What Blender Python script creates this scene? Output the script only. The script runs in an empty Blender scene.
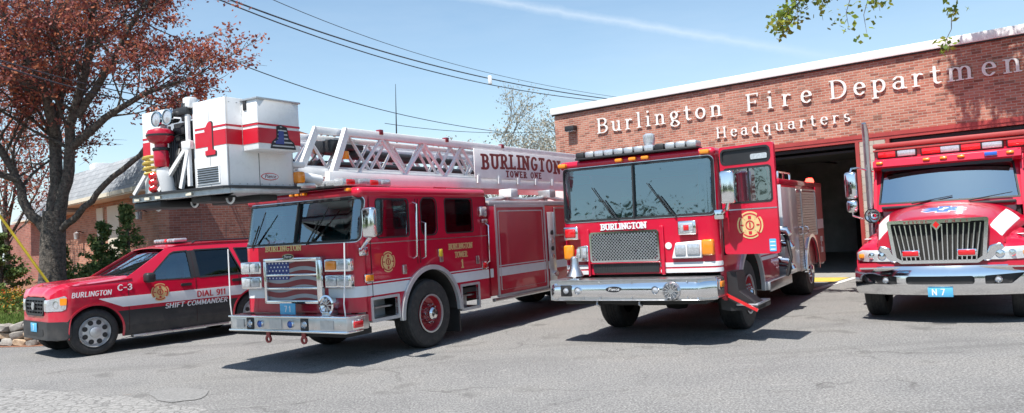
import bpy, bmesh, math, random
import numpy as np
from mathutils import Vector, Matrix
random.seed(7); np.random.seed(7)
sc = bpy.context.scene
COL = sc.collection
R = math.radians
F_, PITCH, ROLL, CAMH = 763.9, .030, .058, 1.789

# ------------------------------------------------------------------ materials
MATS = {}
def new_mat(name):
    m = bpy.data.materials.new(name); m.use_nodes = True
    nt = m.node_tree; b = nt.nodes['Principled BSDF']
    MATS[name] = m
    return m, nt, b
def node(nt, t, **kw):
    n = nt.nodes.new(t)
    for k, v in kw.items(): setattr(n, k, v)
    return n
def ramp(nt, fac, stops):
    n = nt.nodes.new('ShaderNodeValToRGB')
    el = n.color_ramp.elements
    while len(el) < len(stops): el.new(.5)
    for e, (p, c) in zip(el, stops):
        e.position = p; e.color = (c[0], c[1], c[2], 1) if len(c) == 3 else c
    nt.links.new(fac, n.inputs[0]); return n.outputs[0]
def noise(nt, vec, scale, detail=3, rough=.55):
    n = nt.nodes.new('ShaderNodeTexNoise'); n.inputs['Scale'].default_value = scale
    n.inputs['Detail'].default_value = detail; n.inputs['Roughness'].default_value = rough
    if vec is not None: nt.links.new(vec, n.inputs['Vector'])
    return n.outputs['Fac']
def mixc(nt, fac, a, b, mode='MIX'):
    n = nt.nodes.new('ShaderNodeMix'); n.data_type = 'RGBA'; n.blend_type = mode
    for i, v in ((0, fac), (6, a), (7, b)):
        if isinstance(v, (int, float)): n.inputs[i].default_value = v
        elif isinstance(v, tuple): n.inputs[i].default_value = (*v, 1)
        else: nt.links.new(v, n.inputs[i])
    return n.outputs[2]
def objco(nt):
    return nt.nodes.new('ShaderNodeTexCoord').outputs['Object']
def bump(nt, b, h, s, d=.02):
    n = nt.nodes.new('ShaderNodeBump'); n.inputs['Strength'].default_value = s; n.inputs['Distance'].default_value = d
    nt.links.new(h, n.inputs['Height']); nt.links.new(n.outputs[0], b.inputs['Normal'])
def mat(name, col, rough=.5, metal=0, coat=0, var=.12, scale=3., spec=.5, dirt=0, emit=None, es=1):
    m, nt, b = new_mat(name)
    co = objco(nt)
    f = noise(nt, co, scale, 4)
    lo = tuple(c*(1-var) for c in col); hi = tuple(min(1, c*(1+var)) for c in col)
    c = ramp(nt, f, [(.3, lo), (.7, hi)])
    if dirt:
        f2 = noise(nt, co, 14, 6, .7)
        c = mixc(nt, ramp(nt, f2, [(.5, (0, 0, 0)), (.75, (dirt,)*3)]), c, (.12, .1, .085))
    nt.links.new(c, b.inputs['Base Color'])
    b.inputs['Roughness'].default_value = rough; b.inputs['Metallic'].default_value = metal
    b.inputs['Coat Weight'].default_value = coat; b.inputs['Coat Roughness'].default_value = .04
    b.inputs['Specular IOR Level'].default_value = spec
    if emit:
        b.inputs['Emission Color'].default_value = (*emit, 1); b.inputs['Emission Strength'].default_value = es
    return m
def rough_var(m, lo, hi, scale=6):
    nt = m.node_tree; b = nt.nodes['Principled BSDF']
    f = noise(nt, objco(nt), scale, 5)
    n = nt.nodes.new('ShaderNodeMapRange'); n.inputs[3].default_value = lo; n.inputs[4].default_value = hi
    nt.links.new(f, n.inputs[0]); nt.links.new(n.outputs[0], b.inputs['Roughness'])
M_red = mat('fire_red_paint', (.56, .006, .036), .33, 0, .85, .05, 2, dirt=.06, spec=.3)
M_red2 = mat('deep_red_paint', (.44, .004, .024), .35, 0, .7, .05, 2, dirt=.06, spec=.3)
def road_dust(m, top=.95, amt=.30):
    # pale dust thrown up on the lowest panels, patchy
    nt = m.node_tree; b = nt.nodes['Principled BSDF']; src = b.inputs['Base Color'].links[0].from_socket
    co = objco(nt); sp = node(nt, 'ShaderNodeSeparateXYZ'); nt.links.new(co, sp.inputs[0])
    mr = node(nt, 'ShaderNodeMapRange'); mr.inputs[1].default_value = top; mr.inputs[2].default_value = .45; mr.inputs[3].default_value = 0; mr.inputs[4].default_value = amt
    nt.links.new(sp.outputs[2], mr.inputs[0])
    ml = node(nt, 'ShaderNodeMath', operation='MULTIPLY'); nt.links.new(mr.outputs[0], ml.inputs[0]); nt.links.new(ramp(nt, noise(nt, co, 5, 6, .7), [(.35, (.2,)*3), (.65, (1,)*3)]), ml.inputs[1])
    nt.links.new(mixc(nt, ml.outputs[0], src, (.30, .26, .22)), b.inputs['Base Color'])
road_dust(M_red); road_dust(M_red2)
M_white = mat('white_paint', (.80, .80, .80), .35, 0, .4, .03, 4, dirt=.10)
M_stripe = mat('reflective_white', (.74, .75, .77), .45, 0, .1, .03, 8)
M_redstripe = mat('reflective_red', (.55, .012, .03), .4, 0, .2, .03, 8)
M_gold = mat('gold_leaf', (.78, .56, .26), .4, .3, 0, .1, 20)
M_chrome = mat('chrome', (.82, .82, .83), .07, 1, 0, .03, 5); rough_var(M_chrome, .04, .16)
M_steel = mat('brushed_steel', (.62, .62, .63), .3, 1, 0, .08, 9); rough_var(M_steel, .2, .42, 12)
M_alu = mat('bare_aluminium', (.55, .56, .57), .45, .8, 0, .1, 12)
M_trim = mat('polished_trim', (.66, .66, .67), .3, .45, .3, .06, 9)
M_black = mat('black_plastic', (.02, .02, .022), .5, 0, 0, .2)
M_dark = mat('dark_underbody', (.025, .024, .023), .8, 0, 0, .4)
M_seam = mat('panel_gap', (.03, .006, .008), .7)
M_grey = mat('grey_cladding', (.022, .023, .026), .55, 0, 0, .1)
road_dust(M_grey, .7, .12)
M_seat = mat('grey_seat_cloth', (.17, .165, .155), .85, 0, 0, .15)
M_dash = mat('grey_dashboard', (.26, .29, .29), .6, 0, 0, .1)
M_tyre = mat('tyre_rubber', (.026, .026, .027), .72, 0, 0, .25, 12, dirt=.35)
M_amber = mat('amber_lens', (.85, .26, .01), .2, 0, .6, .05, spec=.6)
M_redlens = mat('red_lens', (.62, .01, .015), .15, 0, .8, .05)
M_clear = mat('clear_lens', (.50, .52, .55), .12, .35, .8, .2, 40)
M_bluepl = mat('blue_plate', (.10, .42, .68), .4, 0, 0, .05)
M_navy = mat('navy_blue', (.02, .04, .22), .4, 0, .3, .1)
M_blue = mat('medical_blue', (.02, .12, .52), .35, 0, .5, .05)
M_yellow = mat('yellow_plastic', (.75, .55, .04), .5, 0, 0, .1)
M_dkred = mat('maroon_lettering', (.20, .008, .02), .4, 0, .3, .08)
M_lwhite = mat('ladder_white', (.82, .82, .82), .45, 0, .1, .05, 5, dirt=.09)
M_cream = mat('cream_soffit', (.66, .61, .50), .7, 0, 0, .06)
M_lampglow = mat('lit_red_beacon', (.8, .02, .02), .3, emit=(1, .05, .03), es=6)
M_hose = mat('yellow_hose', (.48, .36, .08), .7, 0, 0, .2, 30)
M_rope = mat('cable_black', (.03, .03, .035), .7)
M_letter = mat('cast_letter_white', (.80, .79, .76), .5, 0, 0, .04, 6, dirt=.15)
M_wire = mat('power_cable', (.05, .055, .07), .7)
def glass_mat(name, tint, alpha, rough=.02):
    m = bpy.data.materials.new(name); m.use_nodes = True; nt = m.node_tree; nt.nodes.clear()
    out = node(nt, 'ShaderNodeOutputMaterial'); mx = node(nt, 'ShaderNodeMixShader')
    tr = node(nt, 'ShaderNodeBsdfTransparent'); tr.inputs[0].default_value = (*tint, 1)
    gl = node(nt, 'ShaderNodeBsdfGlossy'); gl.inputs[0].default_value = (.80, .95, 1, 1); gl.inputs[1].default_value = rough
    fr = node(nt, 'ShaderNodeFresnel'); fr.inputs[0].default_value = 1.5
    ma = node(nt, 'ShaderNodeMath', operation='MULTIPLY_ADD'); ma.inputs[1].default_value = 1.0; ma.inputs[2].default_value = alpha
    ma.use_clamp = True
    # a slight waviness in the pane
    b = node(nt, 'ShaderNodeBump'); b.inputs['Strength'].default_value = .10; b.inputs['Distance'].default_value = .02
    nt.links.new(noise(nt, objco(nt), 1.7, 2), b.inputs['Height'])
    nt.links.new(b.outputs[0], gl.inputs['Normal'])
    nt.links.new(fr.outputs[0], ma.inputs[0]); nt.links.new(ma.outputs[0], mx.inputs[0])
    nt.links.new(tr.outputs[0], mx.inputs[1]); nt.links.new(gl.outputs[0], mx.inputs[2]); nt.links.new(mx.outputs[0], out.inputs[0])
    MATS[name] = m; return m
M_glass = glass_mat('windshield_glass', (.38, .80, .92), .21)
M_glass2 = glass_mat('sloped_windshield_glass', (.50, .80, .82), .50)
M_tint = glass_mat('tinted_glass', (.12, .15, .16), .03)

def brick_mat(name, c1, c2, mortar, bw=.21, bh=.072, ms=.008, dark=.22):
    m, nt, b = new_mat(name)
    co = objco(nt)
    sp = node(nt, 'ShaderNodeSeparateXYZ'); nt.links.new(co, sp.inputs[0])
    ad = node(nt, 'ShaderNodeMath', operation='ADD'); nt.links.new(sp.outputs[0], ad.inputs[0]); nt.links.new(sp.outputs[1], ad.inputs[1])
    cb = node(nt, 'ShaderNodeCombineXYZ'); nt.links.new(ad.outputs[0], cb.inputs[0]); nt.links.new(sp.outputs[2], cb.inputs[1])
    br = node(nt, 'ShaderNodeTexBrick'); nt.links.new(cb.outputs[0], br.inputs['Vector'])
    br.inputs['Scale'].default_value = 1; br.inputs['Brick Width'].default_value = bw; br.inputs['Row Height'].default_value = bh
    br.inputs['Mortar Size'].default_value = ms; br.inputs['Mortar Smooth'].default_value = .2; br.inputs['Bias'].default_value = -.1
    br.inputs['Color1'].default_value = (*c1, 1); br.inputs['Color2'].default_value = (*c2, 1); br.inputs['Mortar'].default_value = (*mortar, 1)
    # individual darker bricks: a noise cell per brick
    mp = node(nt, 'ShaderNodeVectorMath', operation='DIVIDE'); mp.inputs[1].default_value = (bw, bh, 1)
    nt.links.new(cb.outputs[0], mp.inputs[0])
    fl = node(nt, 'ShaderNodeVectorMath', operation='FLOOR'); nt.links.new(mp.outputs[0], fl.inputs[0])
    wn = node(nt, 'ShaderNodeTexWhiteNoise'); nt.links.new(fl.outputs[0], wn.inputs['Vector'])
    dk = ramp(nt, wn.outputs['Value'], [(0, (dark,)*3), (.14, (.55, .55, .6)), (.24, (1, 1, 1)), (.8, (1, 1, 1)), (1, (1.0, .82, .78))])
    c = mixc(nt, .55, br.outputs['Color'], dk, 'MULTIPLY')
    big = ramp(nt, noise(nt, co, .9, 4), [(.3, (.76, .74, .72)), (.65, (1.04, 1.03, 1.02))])
    c = mixc(nt, .8, c, big, 'MULTIPLY')
    nt.links.new(c, b.inputs['Base Color']); b.inputs['Roughness'].default_value = .9
    iv = node(nt, 'ShaderNodeMath', operation='SUBTRACT'); iv.inputs[0].default_value = 1; nt.links.new(br.outputs['Fac'], iv.inputs[1])
    bump(nt, b, iv.outputs[0], .5, .01)
    return m
M_brick = brick_mat('red_brick', (.39, .135, .092), (.52, .24, .17), (.49, .38, .315), bw=.205, bh=.067, ms=.010)
M_brick2 = brick_mat('salmon_brick', (.46, .20, .125), (.52, .25, .165), (.46, .36, .29), dark=.7)
M_brickdk = brick_mat('brown_and_shaded_brick', (.30, .10, .07), (.38, .14, .10), (.34, .26, .22), dark=.6)  # the wing's own brown; on the side wall it paints in shade
M_block = brick_mat('pale_block', (.46, .42, .36), (.52, .48, .42), (.34, .31, .27), .4, .2, .012, dark=.8)

def slate_mat():
    m, nt, b = new_mat('grey_roof_shingle'); co = objco(nt)
    sp = node(nt, 'ShaderNodeSeparateXYZ'); nt.links.new(co, sp.inputs[0])
    cb = node(nt, 'ShaderNodeCombineXYZ'); nt.links.new(sp.outputs[0], cb.inputs[0]); nt.links.new(sp.outputs[2], cb.inputs[1])
    br = node(nt, 'ShaderNodeTexBrick'); nt.links.new(cb.outputs[0], br.inputs['Vector'])
    br.inputs['Scale'].default_value = 1; br.inputs['Brick Width'].default_value = .42; br.inputs['Row Height'].default_value = .17
    br.inputs['Mortar Size'].default_value = .006
    br.inputs['Color1'].default_value = (.27, .29, .31, 1); br.inputs['Color2'].default_value = (.36, .38, .40, 1); br.inputs['Mortar'].default_value = (.12, .13, .14, 1)
    c = mixc(nt, .6, br.outputs['Color'], ramp(nt, noise(nt, co, 3, 5), [(.3, (.75, .75, .78)), (.7, (1, 1, 1))]), 'MULTIPLY')
    nt.links.new(c, b.inputs['Base Color']); b.inputs['Roughness'].default_value = .8
    bump(nt, b, br.outputs['Fac'], .4, .01); return m
M_slate = slate_mat()

def asphalt_mat():
    m, nt, b = new_mat('worn_asphalt'); co = objco(nt)
    agg = ramp(nt, noise(nt, co, 42, 5, .8), [(.34, (.060, .059, .059)), (.5, (.198, .195, .191)), (.66, (.43, .422, .41))])
    mid = ramp(nt, noise(nt, co, 17, 5, .7), [(.3, (.70, .70, .70)), (.7, (1.2, 1.19, 1.17))])
    big = ramp(nt, noise(nt, co, .55, 5, .6), [(.3, (.84, .84, .85)), (.5, (1, 1, 1)), (.72, (1.12, 1.10, 1.07))])
    c = mixc(nt, .8, agg, mid, 'MULTIPLY'); c = mixc(nt, 1, c, big, 'MULTIPLY')
    # pale scratches dragged across the surface
    mp = node(nt, 'ShaderNodeMapping'); mp.inputs['Scale'].default_value = (.6, 5, 1); mp.inputs['Rotation'].default_value = (0, 0, .25); nt.links.new(co, mp.inputs[0])
    sc_ = ramp(nt, noise(nt, mp.outputs[0], 1.6, 8, .75), [(.60, (0, 0, 0)), (.68, (.45, .45, .45)), (.72, (0, 0, 0))])
    c = mixc(nt, sc_, c, (.40, .385, .365))
    # fine cracks
    dn = node(nt, 'ShaderNodeTexNoise'); dn.inputs['Scale'].default_value = 1.3; dn.inputs['Detail'].default_value = 5; nt.links.new(co, dn.inputs['Vector'])
    wp = node(nt, 'ShaderNodeVectorMath', operation='MULTIPLY_ADD'); wp.inputs[1].default_value = (1.2, 1.2, 0)
    nt.links.new(dn.outputs['Color'], wp.inputs[0]); nt.links.new(co, wp.inputs[2])
    vo = node(nt, 'ShaderNodeTexVoronoi', feature='DISTANCE_TO_EDGE'); vo.inputs['Scale'].default_value = .42; nt.links.new(wp.outputs[0], vo.inputs['Vector'])
    cr = ramp(nt, vo.outputs['Distance'], [(.0, (.65, .65, .65)), (.010, (0, 0, 0))])
    brk = ramp(nt, noise(nt, co, .8, 3), [(.45, (0, 0, 0)), (.6, (1, 1, 1))])
    cr = mixc(nt, 1, cr, brk, 'MULTIPLY')
    c = mixc(nt, cr, c, (.07, .066, .062))
    # tyre tracks running out of the bays
    mt = node(nt, 'ShaderNodeMapping'); mt.inputs['Rotation'].default_value = (0, 0, R(-56)); mt.inputs['Scale'].default_value = (.10, 1.5, 1); nt.links.new(co, mt.inputs[0])
    tt = ramp(nt, noise(nt, mt.outputs[0], 1.2, 5, .6), [(.55, (0,)*3), (.68, (.42,)*3)])
    c = mixc(nt, tt, c, (.105, .102, .098))
    # pale rubbed spots and rusty specks
    sp2 = ramp(nt, noise(nt, co, 3.2, 7, .75), [(.62, (0,)*3), (.70, (.5,)*3)])
    c = mixc(nt, sp2, c, (.42, .40, .375))
    rs = ramp(nt, noise(nt, co, 2.1, 4, .6), [(.68, (0,)*3), (.75, (.35,)*3)])
    c = mixc(nt, rs, c, (.33, .235, .18))
    # old oil stains
    oil = ramp(nt, noise(nt, co, 1.1, 3, .5), [(.61, (0, 0, 0)), (.70, (.6, .6, .6))])
    c = mixc(nt, oil, c, (.09, .088, .085))
    nt.links.new(c, b.inputs['Base Color']); b.inputs['Roughness'].default_value = .88
    bump(nt, b, noise(nt, co, 70, 4, .7), .55, .012)
    return m
M_asphalt = asphalt_mat()
def cracked_mat():
    m, nt, b = new_mat('alligator_cracked_asphalt'); co = objco(nt)
    dn = node(nt, 'ShaderNodeTexNoise'); dn.inputs['Scale'].default_value = 3; nt.links.new(co, dn.inputs['Vector'])
    wp = node(nt, 'ShaderNodeVectorMath', operation='MULTIPLY_ADD'); wp.inputs[1].default_value = (.25, .25, 0)
    nt.links.new(dn.outputs['Color'], wp.inputs[0]); nt.links.new(co, wp.inputs[2])
    vo = node(nt, 'ShaderNodeTexVoronoi', feature='DISTANCE_TO_EDGE'); vo.inputs['Scale'].default_value = 8.0; nt.links.new(wp.outputs[0], vo.inputs['Vector'])
    plates = ramp(nt, noise(nt, co, 60, 4, .7), [(.3, (.15, .147, .143)), (.7, (.38, .37, .355))])
    cr = ramp(nt, vo.outputs['Distance'], [(.01, (.75, .75, .75)), (.10, (0, 0, 0))])
    c = mixc(nt, cr, plates, (.095, .092, .088))
    nt.links.new(c, b.inputs['Base Color']); b.inputs['Roughness'].default_value = .9
    bump(nt, b, vo.outputs['Distance'], .5, .03); return m
M_cracked = cracked_mat()
def two_tone(name, a, b_, scale, rough=.9, bs=.4, lo=.35, hi=.65):
    m, nt, b = new_mat(name); co = objco(nt)
    c = ramp(nt, noise(nt, co, scale, 6, .7), [(lo, a), (hi, b_)])
    nt.links.new(c, b.inputs['Base Color']); b.inputs['Roughness'].default_value = rough
    bump(nt, b, noise(nt, co, scale*2, 4), bs, .03); return m
M_patch = two_tone('pale_patch', (.15, .148, .145), (.29, .285, .277), 42)
M_lawn = two_tone('lawn_turf', (.05, .095, .02), (.12, .17, .045), 9)
M_mulch = two_tone('red_mulch', (.15, .06, .035), (.30, .15, .09), 22)
M_ypaint = two_tone('worn_yellow_paint', (.50, .36, .06), (.70, .50, .10), 6, .7, .1)
M_wpaint = two_tone('worn_white_paint', (.45, .44, .42), (.72, .71, .68), 8, .7, .1)
M_conc = two_tone('concrete_floor', (.25, .24, .22), (.34, .33, .31), 4, .8, .1)
M_stone = two_tone('field_stone', (.20, .18, .16), (.42, .39, .35), 6)
M_stone2 = two_tone('tan_field_stone', (.32, .22, .14), (.48, .36, .25), 6)
M_bark = two_tone('dark_bark', (.03, .026, .023), (.15, .13, .11), 14, .95, 1.0)
M_bark2 = two_tone('grey_bark', (.10, .095, .09), (.22, .21, .20), 9, .95, .6)
M_interior = mat('garage_interior', (.40, .40, .40), .8, 0, 0, .2, 2)
M_redsteel = mat('red_steel_frame', (.36, .05, .045), .5, 0, .1, .1)
M_whitetrim = mat('white_roof_trim', (.86, .86, .86), .5, 0, 0, .02, 5)
def leaf_mat(name, cols, trans=.25):
    m, nt, b = new_mat(name)
    g = node(nt, 'ShaderNodeNewGeometry')
    c = ramp(nt, g.outputs['Random Per Island'], [(i/(len(cols)-1), k) for i, k in enumerate(cols)])
    nt.links.new(c, b.inputs['Base Color']); b.inputs['Roughness'].default_value = .6; b.inputs['Specular IOR Level'].default_value = .25
    tl = node(nt, 'ShaderNodeBsdfTranslucent'); nt.links.new(c, tl.inputs[0])
    mx = node(nt, 'ShaderNodeMixShader'); mx.inputs[0].default_value = trans
    out = nt.nodes['Material Output']
    nt.links.new(b.outputs[0], mx.inputs[1]); nt.links.new(tl.outputs[0], mx.inputs[2]); nt.links.new(mx.outputs[0], out.inputs[0])
    return m
M_leafred = leaf_mat('copper_leaves', [(.17, .048, .05), (.33, .095, .065), (.53, .20, .10), (.23, .065, .07), (.44, .18, .14)], .4)
M_leafyel = leaf_mat('spring_green_leaves', [(.16, .24, .03), (.30, .38, .06), (.08, .16, .03), (.40, .42, .08)], .4)
M_needle = leaf_mat('evergreen_needles', [(.05, .10, .035), (.13, .20, .06), (.22, .28, .10), (.08, .14, .05)], .25)
M_blossom = leaf_mat('pale_blossom', [(.34, .30, .24), (.46, .42, .34), (.26, .24, .19)], .3)
M_grassb = leaf_mat('grass_blades', [(.07, .13, .02), (.15, .22, .05), (.20, .24, .07)], .3)
M_flower = leaf_mat('orange_flowers', [(.75, .22, .03), (.72, .45, .05), (.62, .05, .04)], .2)
M_wood = leaf_mat('far_woodland', [(.05, .09, .03), (.09, .14, .05), (.03, .06, .02)], .1)

# ------------------------------------------------------------------ object helpers
def tag(o, label=None, cat=None, group=None, kind=None):
    for k, v in (('label', label), ('category', cat), ('group', group), ('kind', kind)):
        if v: o[k] = v
    return o
def thing(name, label, cat, loc=(0, 0, 0), az=0, group=None):
    o = bpy.data.objects.new(name, None); COL.objects.link(o); o.empty_display_size = .2
    o.location = loc; o.rotation_euler = (0, 0, R(az)); return tag(o, label, cat, group)
def link(name, me, m, parent=None, smooth=False):
    o = bpy.data.objects.new(name, me); COL.objects.link(o)
    if m: me.materials.append(m)
    if parent: o.parent = parent
    if smooth:
        me.polygons.foreach_set('use_smooth', [True]*len(me.polygons)); me.set_sharp_from_angle(angle=R(35))
    return o
class MB:
    def __init__(s): s.bm = bmesh.new()
    def add(s, vs, fs):
        b = [s.bm.verts.new(v) for v in vs]
        for f in fs:
            try: s.bm.faces.new([b[i] for i in f])
            except ValueError: pass
        return b
    def box(s, x0, x1, y0, y1, z0, z1, bev=0, seg=2):
        t = bmesh.new()
        bmesh.ops.create_cube(t, size=1)
        for v in t.verts: v.co = Vector(((x0+x1)/2+v.co.x*(x1-x0), (y0+y1)/2+v.co.y*(y1-y0), (z0+z1)/2+v.co.z*(z1-z0)))
        if bev: bmesh.ops.bevel(t, geom=t.edges[:], offset=bev, segments=seg, profile=.5, affect='EDGES', clamp_overlap=True)
        s.merge(t); return s
    def merge(s, t, M=None):
        t.verts.index_update()
        b = [s.bm.verts.new((M @ v.co) if M else v.co) for v in t.verts]
        for f in t.faces:
            try: s.bm.faces.new([b[v.index] for v in f.verts])
            except ValueError: pass
        t.free()
    def obox(s, c, size, rot, bev=0):
        t = bmesh.new(); bmesh.ops.create_cube(t, size=1)
        for v in t.verts: v.co = Vector((v.co.x*size[0], v.co.y*size[1], v.co.z*size[2]))
        if bev: bmesh.ops.bevel(t, geom=t.edges[:], offset=bev, segments=2, profile=.5, affect='EDGES', clamp_overlap=True)
        s.merge(t, Matrix.Translation(c) @ rot); return s
    def bar(s, p, q, w, h=None, up=(0, 0, 1)):
        """rectangular bar from p to q"""
        p, q = Vector(p), Vector(q); d = (q-p); L = d.length; d.normalize()
        u = Vector(up)
        if abs(d.dot(u)) > .98: u = Vector((1, 0, 0))
        a = d.cross(u).normalized(); b = a.cross(d); h = h or w
        vs = [P + a*(sx*w/2) + b*(sy*h/2) for P in (p, q) for sx, sy in ((-1, -1), (1, -1), (1, 1), (-1, 1))]
        s.add(vs, [(0, 3, 2, 1), (4, 5, 6, 7), (0, 1, 5, 4), (1, 2, 6, 5), (2, 3, 7, 6), (3, 0, 4, 7)]); return s
    def tube(s, pts, r, n=8, cap=True):
        pts = [Vector(p) for p in pts]; rs = r if isinstance(r, (list, tuple)) else [r]*len(pts)
        rings = []; ref = None
        for i, p in enumerate(pts):
            d = (pts[min(i+1, len(pts)-1)]-pts[max(i-1, 0)])
            if d.length < 1e-9: d = Vector((0, 0, 1))
            d.normalize()
            if ref is None: ref = Vector((0, 0, 1)) if abs(d.z) < .9 else Vector((1, 0, 0))
            a = d.cross(ref)
            if a.length < 1e-6: a = d.cross(Vector((0, 1, 0)))
            a.normalize(); b = a.cross(d).normalized(); ref = b*1.0
            ref = b
            rings.append([s.bm.verts.new(p+a*math.cos(t)*rs[i]+b*math.sin(t)*rs[i]) for t in [2*math.pi*k/n for k in range(n)]])
        for A, B in zip(rings, rings[1:]):
            for k in range(n): s.bm.faces.new((A[k], A[(k+1) % n], B[(k+1) % n], B[k]))
        if cap:
            s.bm.faces.new(rings[0][::-1]); s.bm.faces.new(rings[-1])
        return s
    def lathe(s, prof, c, axis='Y', n=32):
        """profile [(radius, along)] around axis through c"""
        ax = {'X': (Vector((1, 0, 0)), Vector((0, 1, 0)), Vector((0, 0, 1))), 'Y': (Vector((0, 1, 0)), Vector((0, 0, 1)), Vector((1, 0, 0))), 'Z': (Vector((0, 0, 1)), Vector((1, 0, 0)), Vector((0, 1, 0)))}[axis]
        c = Vector(c); rings = []
        for r, a in prof:
            if r < 1e-5: rings.append([s.bm.verts.new(c+ax[0]*a)])
            else: rings.append([s.bm.verts.new(c+ax[0]*a+ax[1]*r*math.cos(2*math.pi*k/n)+ax[2]*r*math.sin(2*math.pi*k/n)) for k in range(n)])
        for A, B in zip(rings, rings[1:]):
            for k in range(n):
                k2 = (k+1) % n
                if len(A) == 1 and len(B) == 1: continue
                if len(A) == 1: s.bm.faces.new((A[0], B[k2], B[k]))
                elif len(B) == 1: s.bm.faces.new((A[k], A[k2], B[0]))
                else: s.bm.faces.new((A[k], A[k2], B[k2], B[k]))
        return s
    def prism(s, pts, axis, a, b):
        """2-D polygon extruded along an axis: 'Y' -> pts are (x,z); 'X' -> (y,z); 'Z' -> (x,y)"""
        f = {'Y': lambda p, t: (p[0], t, p[1]), 'X': lambda p, t: (t, p[0], p[1]), 'Z': lambda p, t: (p[0], p[1], t)}[axis]
        n = len(pts)
        s.add([f(p, a) for p in pts]+[f(p, b) for p in pts], [tuple(range(n))[::-1], tuple(range(n, 2*n))]+[(i, (i+1) % n, n+(i+1) % n, n+i) for i in range(n)])
        return s
    def build(s, name, m, parent=None, smooth=True, bev=0):
        bmesh.ops.recalc_face_normals(s.bm, faces=s.bm.faces[:])
        me = bpy.data.meshes.new(name); s.bm.to_mesh(me); s.bm.free()
        o = link(name, me, m, parent, smooth)
        if bev:
            md = o.modifiers.new('bevel', 'BEVEL'); md.width = bev; md.segments = 2; md.limit_method = 'ANGLE'
        return o
def box(name, m, parent, *a, bev=0, **k): return MB().box(*a, bev=bev).build(name, m, parent, **k)

# ------------------------------------------------------------------ signed distance sheets
def sd_poly(pts):
    pts = np.array(pts, float)
    def f(U, V):
        d = np.full(U.shape, 1e9); ins = np.zeros(U.shape, bool)
        for i in range(len(pts)):
            a, b = pts[i], pts[(i+1) % len(pts)]
            e = b-a; w0, w1 = U-a[0], V-a[1]
            t = np.clip((w0*e[0]+w1*e[1])/max(e@e, 1e-12), 0, 1)
            d = np.minimum(d, (w0-e[0]*t)**2+(w1-e[1]*t)**2)
            c = ((a[1] > V) != (b[1] > V))
            with np.errstate(divide='ignore', invalid='ignore'):
                xi = (b[0]-a[0])*(V-a[1])/((b[1]-a[1]) if b[1] != a[1] else 1e-12)+a[0]
            ins ^= c & (U < xi)
        d = np.sqrt(d); return np.where(ins, d, -d)
    return f
def sd_circ(x, y, r): return lambda U, V: r-np.hypot(U-x, V-y)
def sd_rr(x0, x1, y0, y1, r=.0):
    cx, cy, hx, hy = (x0+x1)/2, (y0+y1)/2, (x1-x0)/2, (y1-y0)/2
    def f(U, V):
        qx, qy = abs(U-cx)-hx+r, abs(V-cy)-hy+r
        return -(np.hypot(np.maximum(qx, 0), np.maximum(qy, 0))+np.minimum(np.maximum(qx, qy), 0)-r)
    return f
def U_(*fs): return lambda a, b: np.maximum.reduce([f(a, b) for f in fs])
def D_(f, *gs): return lambda a, b: np.minimum.reduce([f(a, b)]+[-g(a, b) for g in gs])
def I_(*fs): return lambda a, b: np.minimum.reduce([f(a, b) for f in fs])
def grow(f, d): return lambda a, b: f(a, b)+d

def sheet_data(F, bb, res, M, th, nrm):
    u0, u1, v0, v1 = bb
    nu = max(2, int(math.ceil((u1-u0)/res))+1); nv = max(2, int(math.ceil((v1-v0)/res))+1)
    us = np.linspace(u0, u1, nu); vs = np.linspace(v0, v1, nv)
    UU, VV = np.meshgrid(us, vs, indexing='ij')
    S = F(UU, VV); S = np.where(np.abs(S) < 1e-7, 1e-7, S)
    ins = S > 0
    verts = []; idx = {}
    def nd(i, j):
        k = (i, j)
        if k not in idx: idx[k] = len(verts); verts.append((us[i], vs[j]))
        return idx[k]
    def cr(i, j, a, b):
        k = (i, j, a, b) if (i, j) < (a, b) else (a, b, i, j)
        if k not in idx:
            s0, s1 = S[i, j], S[a, b]; t = s0/(s0-s1)
            idx[k] = len(verts); verts.append((us[i]+(us[a]-us[i])*t, vs[j]+(vs[b]-vs[j])*t))
        return idx[k]
    faces = []
    anyin = ins[:-1, :-1] | ins[1:, :-1] | ins[:-1, 1:] | ins[1:, 1:]
    for i, j in np.argwhere(anyin):
        cs = ((i, j), (i+1, j), (i+1, j+1), (i, j+1)); p = []
        for k in range(4):
            a, b = cs[k], cs[(k+1) % 4]
            if ins[a]: p.append(nd(*a))
            if ins[a] != ins[b]: p.append(cr(*a, *b))
        if len(p) > 2: faces.append(p)
    if not verts: return [], []
    W = np.array(verts); P = np.array(M(W[:, 0], W[:, 1])).T.reshape(-1, 3)
    n = nrm(W[:, 0], W[:, 1]) if callable(nrm) else np.tile(np.array(nrm, float), (len(P), 1))
    f0 = faces[len(faces)//2]; a, b, c = P[f0[0]], P[f0[1]], P[f0[2]]
    if np.dot(np.cross(b-a, c-a), n[f0[0]]) < 0: faces = [f[::-1] for f in faces]
    if th > 0:
        N0 = len(P); P = np.vstack([P, P-n*th])
        ed = {}
        for f in faces:
            for k in range(len(f)):
                e = (f[k], f[(k+1) % len(f)])
                if (e[1], e[0]) in ed: del ed[(e[1], e[0])]
                else: ed[e] = 1
        faces = faces+[[x+N0 for x in f[::-1]] for f in faces]+[[b, a, a+N0, b+N0] for a, b in ed]
    return P.tolist(), faces
SPLIT = {'side_stripe', 'front_stripe', 'bumper_opening', 'headlight_inner', 'window_frame', 'grille_bar', 'lower_cladding', 'body_side'}
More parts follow.
